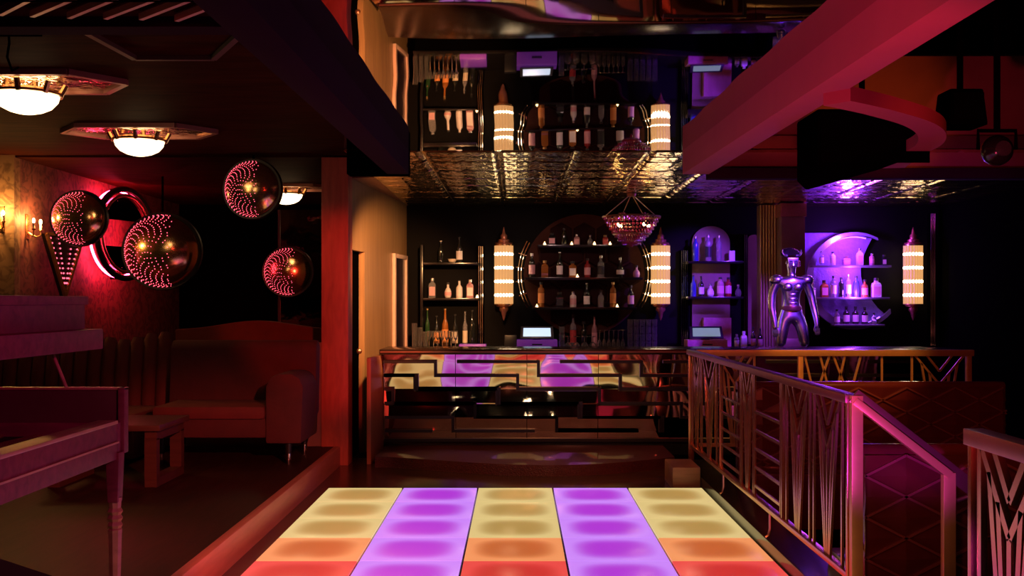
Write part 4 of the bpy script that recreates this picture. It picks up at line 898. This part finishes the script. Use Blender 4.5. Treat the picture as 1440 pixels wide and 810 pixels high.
# booth crest further back
t = thing('curved_booth', 'dark red booth with wavy crested back behind the half wall', 'booth', (XX(352, 11.6), 11.6, ZP))
poly = [(-.82, 0), (.80, 0)]+[(.80-1.62*i/24, ZZ(464-13*math.exp(-((i/24-.45)/.33)**2), 11.6)-ZP) for i in range(25)]
MB().prism(poly, 'y', 0, .14).build('backrest', M_VELVET, t, bevel=.012); B(-.8, .8, .14, .7, 0, .45).build('seat', M_VELVETD, t, bevel=.03)
# coffee table
t = thing('coffee_table', 'low wooden coffee table with square loop legs behind the piano', 'table', (-2.78, 8.15, ZP))
B(-.75, .14, -.30, .42, .42, .465).build('table_top', M_TABLE, t, bevel=.006)
for x in (.06, -.66):
    mb = MB()
    for a, b in (((x, -.26, .03), (x, .38, .03)), ((x, -.26, .385), (x, .38, .385))): mb.bar(a, b, .09, .07)
    for y in (-.23, .35): mb.bar((x, y, .06), (x, y, .36), .09, .07, (0, 1, 0))
    mb.build('loop_leg', M_TABLE, t, smooth=False)

# ------------------------------------------------------------------ piano on the platform edge
t = thing('square_piano', 'old wooden square piano with raised lid and turned leg on the platform', 'piano', (-1.95, 4.7, ZP))
def pl(x, y, z): return (x+1.95, y-4.7, z-ZP)
zr = 1.03; x_r = -1.745
B(*[c for ab in zip(pl(-2.75, 2.6, zr-.20), pl(x_r-.005, 4.60, zr-.012)) for c in ab]).build('case_frame', M_PIANODARK, t) if False else None
B(x_r-.05+1.95, x_r+1.95, -2.2, -.06, zr-.16-ZP, zr-ZP).build('side_rail', M_PIANO, t, bevel=.006)
B(x_r-.004+1.95, x_r+.008+1.95, -2.2, -.06, zr-.088-ZP, zr-.080-ZP).build('rail_bead', M_PIANOTRIM, t)
B(x_r-.085+1.95, x_r+.004+1.95, -2.2, -.06, zr-.004-ZP, zr+.012-ZP).build('rim_cap', M_PIANOTRIM, t, bevel=.004)
B(-.75, x_r-.05+1.95, -2.2, -.02, zr-.10-ZP, zr-.06-ZP).build('soundboard', M_PIANODARK, t)
for i in range(4): x = -.62+i*.17; MB().bar((x, -2.1, zr-.052-ZP), (x+.16, -.1, zr-.052-ZP), .03, .014).build('string_bar', M_BRASS, t)
B(-.75, x_r+1.95, -.06, -.02, zr-.16-ZP, zr-ZP).build('end_rail', M_PIANO, t, bevel=.005)
B(-.40, x_r+1.95+.005, .0, .03, zr-.05-ZP, 1.175-ZP).build('raised_end_board', mat('polished_dark_wood', (.10, .05, .03), .14, var=.4, scale=3), t)
B(-.41, x_r+1.95+.012, -.008, .038, 1.170-ZP, 1.180-ZP).build('end_board_edge', M_PIANOTRIM, t)
B(x_r+1.95-.016, x_r+1.95+.012, -.012, .04, zr-.14-ZP, 1.180-ZP).build('corner_post', M_PIANO, t, bevel=.003)
# lid propped up
B(-.75, -.115, -.9, .38, 1.405-ZP, 1.575-ZP).build('lid', M_PIANO, t, bevel=.006); B(-.75, -.105, -.92, .40, 1.545-ZP, 1.585-ZP).build('lid_moulding', M_PIANO, t, bevel=.004) 
B(-.75, -.02, -.7, .36, 1.335-ZP, 1.43-ZP).build('lid_flap', M_PIANO, t, bevel=.006)
MB().tube([(-.115, .02, 1.335-ZP), (-.045, .012, 1.17-ZP)], .008, 8).build('prop_stick', M_PIANOTRIM, t)
# legs: square spade block, rings, tapered octagon
def pleg(x, y):
    zt_ = zr-.13-ZP
    l = MB().hexa([(x-.022, y-.03, zt_-.22), (x+.022, y-.03, zt_-.22), (x+.022, y+.03, zt_-.22), (x-.022, y+.03, zt_-.22), (x-.030, y-.035, zt_), (x+.030, y-.035, zt_), (x+.030, y+.035, zt_), (x-.030, y+.035, zt_)]).build('leg', M_PIANO, t, bevel=.004)
    z1_ = zt_-.20
    MB().lathe([(.020, 0), (.024, .04), (.022, .06), (.030, z1_-.16), (.032, z1_-.14), (.026, z1_-.135), (.034, z1_-.12), (.026, z1_-.105), (.035, z1_-.09), (.026, z1_-.075), (.035, z1_-.06), (.026, z1_-.045), (.03, z1_)], 8, (x, y, 0)).build('turned_shaft', M_PIANOTRIM, l, ang=20)
pleg(x_r+1.95-.02, -.035); pleg(-.62, -.10); pleg(x_r+1.95-.02, -2.1)
B(-.245, -.225, -.9, -.86, 0, zr-.16-ZP).build('back_leg', M_PIANO, t); MB().bar((-.25, -.85, .52), (.17, -.05, .06), .04, .06).build('brace', M_PIANODARK, t)

# ------------------------------------------------------------------ framed poster on the side wall
t0, t1 = 2.03, 2.78
a, b = wpt(t0, -.02), wpt(t1, -.02)
fr = thing('framed_poster', 'tall dark poster in a pale frame on the brown wall', 'poster', (a[0], a[1], 0.9), math.atan2(WD.y, WD.x)); L = t1-t0; zp0, zp1 = 0, 1.22
for x0_, x1_, z0_, z1_ in ((0, .07, zp0, zp1), (L-.07, L, zp0, zp1), (.07, L-.07, zp1-.05, zp1), (.07, L-.07, zp0, zp0+.05)): B(x0_, x1_, -.02, .018, z0_, z1_).build('frame_bar', M_FRAME, fr, bevel=.004)
B(.07, L-.07, .0, .012, .05, zp1-.05).build('print', M_POSTER, fr)
